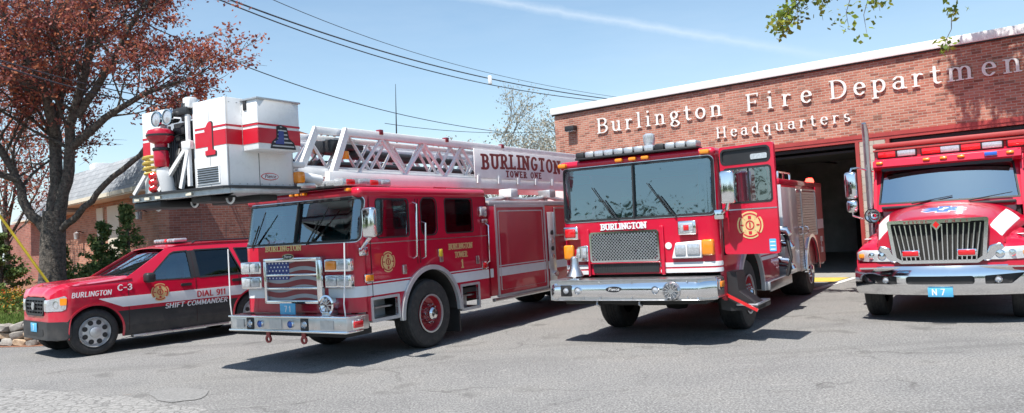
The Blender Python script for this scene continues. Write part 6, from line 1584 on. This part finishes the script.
MB().box(4.7, 5.35, .0, .05, 2.2, 3.3).box(3.2, 4.3, .0, .04, .8, 3.3).build('pale_panel', M_cream, lb_)


for x, z in ((.9, 2.95), (7.0, 2.55)):
    o = MB().tube([(x, .0, z), (x, .14, z+.06), (x, .22, z)], .018, 6).build('wall_lantern', M_black, lb_)
    MB().lathe([(.001, .13), (.11, .07), (.10, .03), (.085, -.14), (.001, -.15)], (x, .22, z-.08), 'Z', 12).build('lamp_glass', M_clear, o)

# ------------------------------------------------------------------ WIRES, POLES, ANTENNA, GUY
def wire(label, pts, r, ext0=None, ext1=None):
    P = [ray(*p) for p in pts]
    # quadratic through samples, resampled
    ts = np.array([0]+list(np.cumsum([(b-a).length for a, b in zip(P, P[1:])]))); ts = ts/ts[-1]
    A = np.array([list(p) for p in P]); deg = min(2, len(P)-1)
    co = [np.polyfit(ts, A[:, k], deg) for k in range(3)]
    T = np.linspace(-.45 if ext0 is None else ext0, 1.02 if ext1 is None else ext1, 40)
    q = MB().tube([tuple(np.polyval(co[k], t) for k in range(3)) for t in T], r, 5)
    return tag(q.build('power_line', M_wire), label, 'cable', 'overhead cables')
wire('thick upper cable of the close pair crossing the sky', [(225, -3, 24), (360, 46, 31), (490, 78, 39), (612, 99.5, 48)], .030)
wire('thick lower cable of the close pair crossing the sky', [(214, -3, 24), (360, 52, 31), (490, 84, 39), (600, 101, 47)], .024)
wire('thinnest faint cable above the thick pair', [(262, -3, 26), (380, 38, 33), (490, 75, 42), (625, 98, 52)], .014)
wire('single low cable slanting down behind the basket toward the ladder top', [(182, 40, 24), (300, 86, 31), (430, 121, 40), (495, 131, 46)], .020)
wire('thin short cable low behind the ladder near the pale tree', [(420, 128, 40), (470, 132, 45), (560, 131, 55)], .016, -.2, 1.0)
wire('upper dark cable passing through the copper leaved tree', [(-10, 57, 14.5), (95, 86, 18), (195, 103, 23)], .014, -.3, 1.4)
wire('lower dark cable passing through the copper leaved tree', [(-10, 62, 14.5), (95, 93, 18), (195, 110, 23)], .018, -.3, 1.4)
o = MB(); p = ray(490, 80, 39)
o.box(p.x-.10, p.x+.10, p.y-.1, p.y+.1, p.z-.22, p.z+.22, .05)
tag(o.build('cable_spacer', M_lwhite), 'small white spacer clamped on the thick cable pair', 'cable fitting')
a = ray(396.5, 135, 34); b = ray(395.5, 84, 34)
tag(MB().tube([a-Vector((0, 0, a.z)), a, a.lerp(b, .6), b], [.05, .035, .02, .01], 6).build('radio_mast', M_grey), 'thin radio mast standing up behind the ladder truck', 'antenna')
g0, g1 = ray(-120, 50, 16.4), ray(52, 288, 18.2)
gy = thing('guy_wire', 'guy wire with a bright yellow plastic guard slanting down to the flower bed', 'guy wire', (g1.x, g1.y, g1.z))
e = (g0-g1)
MB().tube([e*0-e.normalized()*.9, e*1.6], .012, 6).build('steel_cable', M_wire, gy)
MB().tube([e*0-e.normalized()*.6, e*.46], .030, 8).build('yellow_guard', M_yellow, gy)
# wood behind the camera across the street: what the chrome and glass mirror
random.seed(3); C = []
for k in range(60):
    x = random.uniform(-90, 90); y = -45-random.uniform(0, 16); h = random.uniform(3.5, 9)
    for _ in range(500):
        C.append((x+random.gauss(0, 2.6), y+random.gauss(0, 2), abs(random.gauss(h*.55, h*.28))))
far_ = C; C = []
for cx_, cy_, hh_, rr_ in ((-30, 3, 5, 2.6), (-33, 9, 7, 3.2), (-26, -9, 4.5, 2.2), (-38, -3, 6, 3), (-16, -22, 6, 2.6), (-30, -20, 5, 3)):
    for _ in range(9000): C.append((cx_+random.gauss(0, rr_*.6), cy_+random.gauss(0, rr_*.6), abs(random.gauss(hh_*.6, hh_*.28))))
WN = C
P_ = leaf_mesh('woodland', far_, .34, M_wood); tag(P_, kind='stuff')
tag(leaf_mesh('street_trees', WN, .13, M_wood), kind='stuff')

# ------------------------------------------------------------------ CAMERA, LIGHT, SKY
cam = bpy.data.cameras.new('Camera'); co = bpy.data.objects.new('Camera', cam); COL.objects.link(co); sc.camera = co
cam.sensor_width = 36; cam.lens = F_/1024*36; cam.clip_end = 3000; cam.clip_start = .1
r3 = lambda v: Vector(v)
fw = Vector((0, math.cos(PITCH), math.sin(PITCH))); up0 = Vector((0, -math.sin(PITCH), math.cos(PITCH))); rt0 = Vector((1, 0, 0))
# picture axes: scene turned counter-clockwise by ROLL
rt = rt0*math.cos(ROLL)-up0*math.sin(ROLL); up = rt0*math.sin(ROLL)+up0*math.cos(ROLL)
co.matrix_world = Matrix(((rt.x, up.x, -fw.x, 0), (rt.y, up.y, -fw.y, 0), (rt.z, up.z, -fw.z, CAMH), (0, 0, 0, 1)))
AZ, EL = R(-124), R(63)
S = Vector((math.cos(AZ)*math.cos(EL), math.sin(AZ)*math.cos(EL), math.sin(EL)))
sun = bpy.data.lights.new('sun', 'SUN'); sun.energy = 5.0; sun.angle = R(.53); sun.color = (1, .955, .89)
so = bpy.data.objects.new('sun', sun); COL.objects.link(so); so.rotation_euler = (-S).to_track_quat('-Z', 'Y').to_euler(); so.location = (0, 0, 30)
w = bpy.data.worlds.new('World'); sc.world = w; w.use_nodes = True; nt = w.node_tree; nt.nodes.clear()
out = node(nt, 'ShaderNodeOutputWorld'); bg = node(nt, 'ShaderNodeBackground'); sky = node(nt, 'ShaderNodeTexSky', sky_type='NISHITA')
sky.sun_disc = False; sky.sun_elevation = EL; sky.sun_rotation = math.atan2(S.x, S.y); sky.air_density = 1.0; sky.dust_density = .6; sky.ozone_density = 1.3; sky.altitude = 50
bg.inputs[1].default_value = .115
tc = node(nt, 'ShaderNodeTexCoord')
mp = node(nt, 'ShaderNodeMapping'); mp.inputs['Scale'].default_value = (1.1, 1.6, 5.5); mp.inputs['Rotation'].default_value = (.12, .10, .4); nt.links.new(tc.outputs['Generated'], mp.inputs[0])
n1 = noise(nt, mp.outputs[0], 1.5, 8, .62)
cir = ramp(nt, n1, [(.44, (.0,)*3), (.62, (.14,)*3), (.80, (.40,)*3)])
sep = node(nt, 'ShaderNodeSeparateXYZ'); nt.links.new(tc.outputs['Generated'], sep.inputs[0])
low = ramp(nt, sep.outputs[2], [(0.0, (.62,)*3), (.12, (.30,)*3), (.30, (.10,)*3), (.6, (.02,)*3)])
mxx = node(nt, 'ShaderNodeMath', operation='MAXIMUM'); nt.links.new(cir, mxx.inputs[0]); nt.links.new(low, mxx.inputs[1])
mul = node(nt, 'ShaderNodeMath', operation='MULTIPLY_ADD'); nt.links.new(cir, mul.inputs[0]); mul.inputs[1].default_value = .55; nt.links.new(low, mul.inputs[2])
# contrail: a thin band around a great circle
r1 = (ray(470, -3, 1)-Vector((0, 0, CAMH))).normalized(); r2 = (ray(820, 55, 1)-Vector((0, 0, CAMH))).normalized(); nn = r1.cross(r2).normalized()
def vdot(v):
    n = node(nt, 'ShaderNodeVectorMath', operation='DOT_PRODUCT'); nt.links.new(tc.outputs['Generated'], n.inputs[0]); n.inputs[1].default_value = tuple(v); return n.outputs['Value']
nw = noise(nt, tc.outputs['Generated'], 26, 4, .7)
dd = node(nt, 'ShaderNodeMath', operation='MULTIPLY_ADD'); nt.links.new(nw, dd.inputs[0]); dd.inputs[1].default_value = .010; nt.links.new(vdot(nn), dd.inputs[2])
sb = node(nt, 'ShaderNodeMath', operation='SUBTRACT'); nt.links.new(dd.outputs[0], sb.inputs[0]); sb.inputs[1].default_value = .005
ab = node(nt, 'ShaderNodeMath', operation='ABSOLUTE'); nt.links.new(sb.outputs[0], ab.inputs[0])
tr = ramp(nt, ab.outputs[0], [(0, (.32,)*3), (.003, (.16,)*3), (.0075, (0,)*3)])
ax = (r1+r2).normalized(); al = node(nt, 'ShaderNodeMapRange'); nt.links.new(vdot(r1), al.inputs[0]); al.inputs[1].default_value = .88; al.inputs[2].default_value = .97
m2 = node(nt, 'ShaderNodeMath', operation='MULTIPLY'); nt.links.new(tr, m2.inputs[0]); nt.links.new(al.outputs[0], m2.inputs[1])
sm_ = node(nt, 'ShaderNodeMath', operation='ADD'); sm_.use_clamp = True; nt.links.new(mul.outputs[0], sm_.inputs[0]); nt.links.new(m2.outputs[0], sm_.inputs[1])
skt = mixc(nt, 1, sky.outputs[0], (.84, 1.0, 1.01), 'MULTIPLY')
cl = mixc(nt, sm_.outputs[0], skt, (5.3, 5.95, 6.6))
nt.links.new(cl, bg.inputs[0]); nt.links.new(bg.outputs[0], out.inputs[0])
vs = sc.view_settings; vs.view_transform = 'Standard'; vs.look = 'None'; vs.gamma = 1; vs.exposure = 0.62
vs.use_curve_mapping = False
sc.cycles.max_bounces = 8; sc.cycles.transparent_max_bounces = 16; sc.cycles.caustics_reflective = False; sc.cycles.caustics_refractive = False
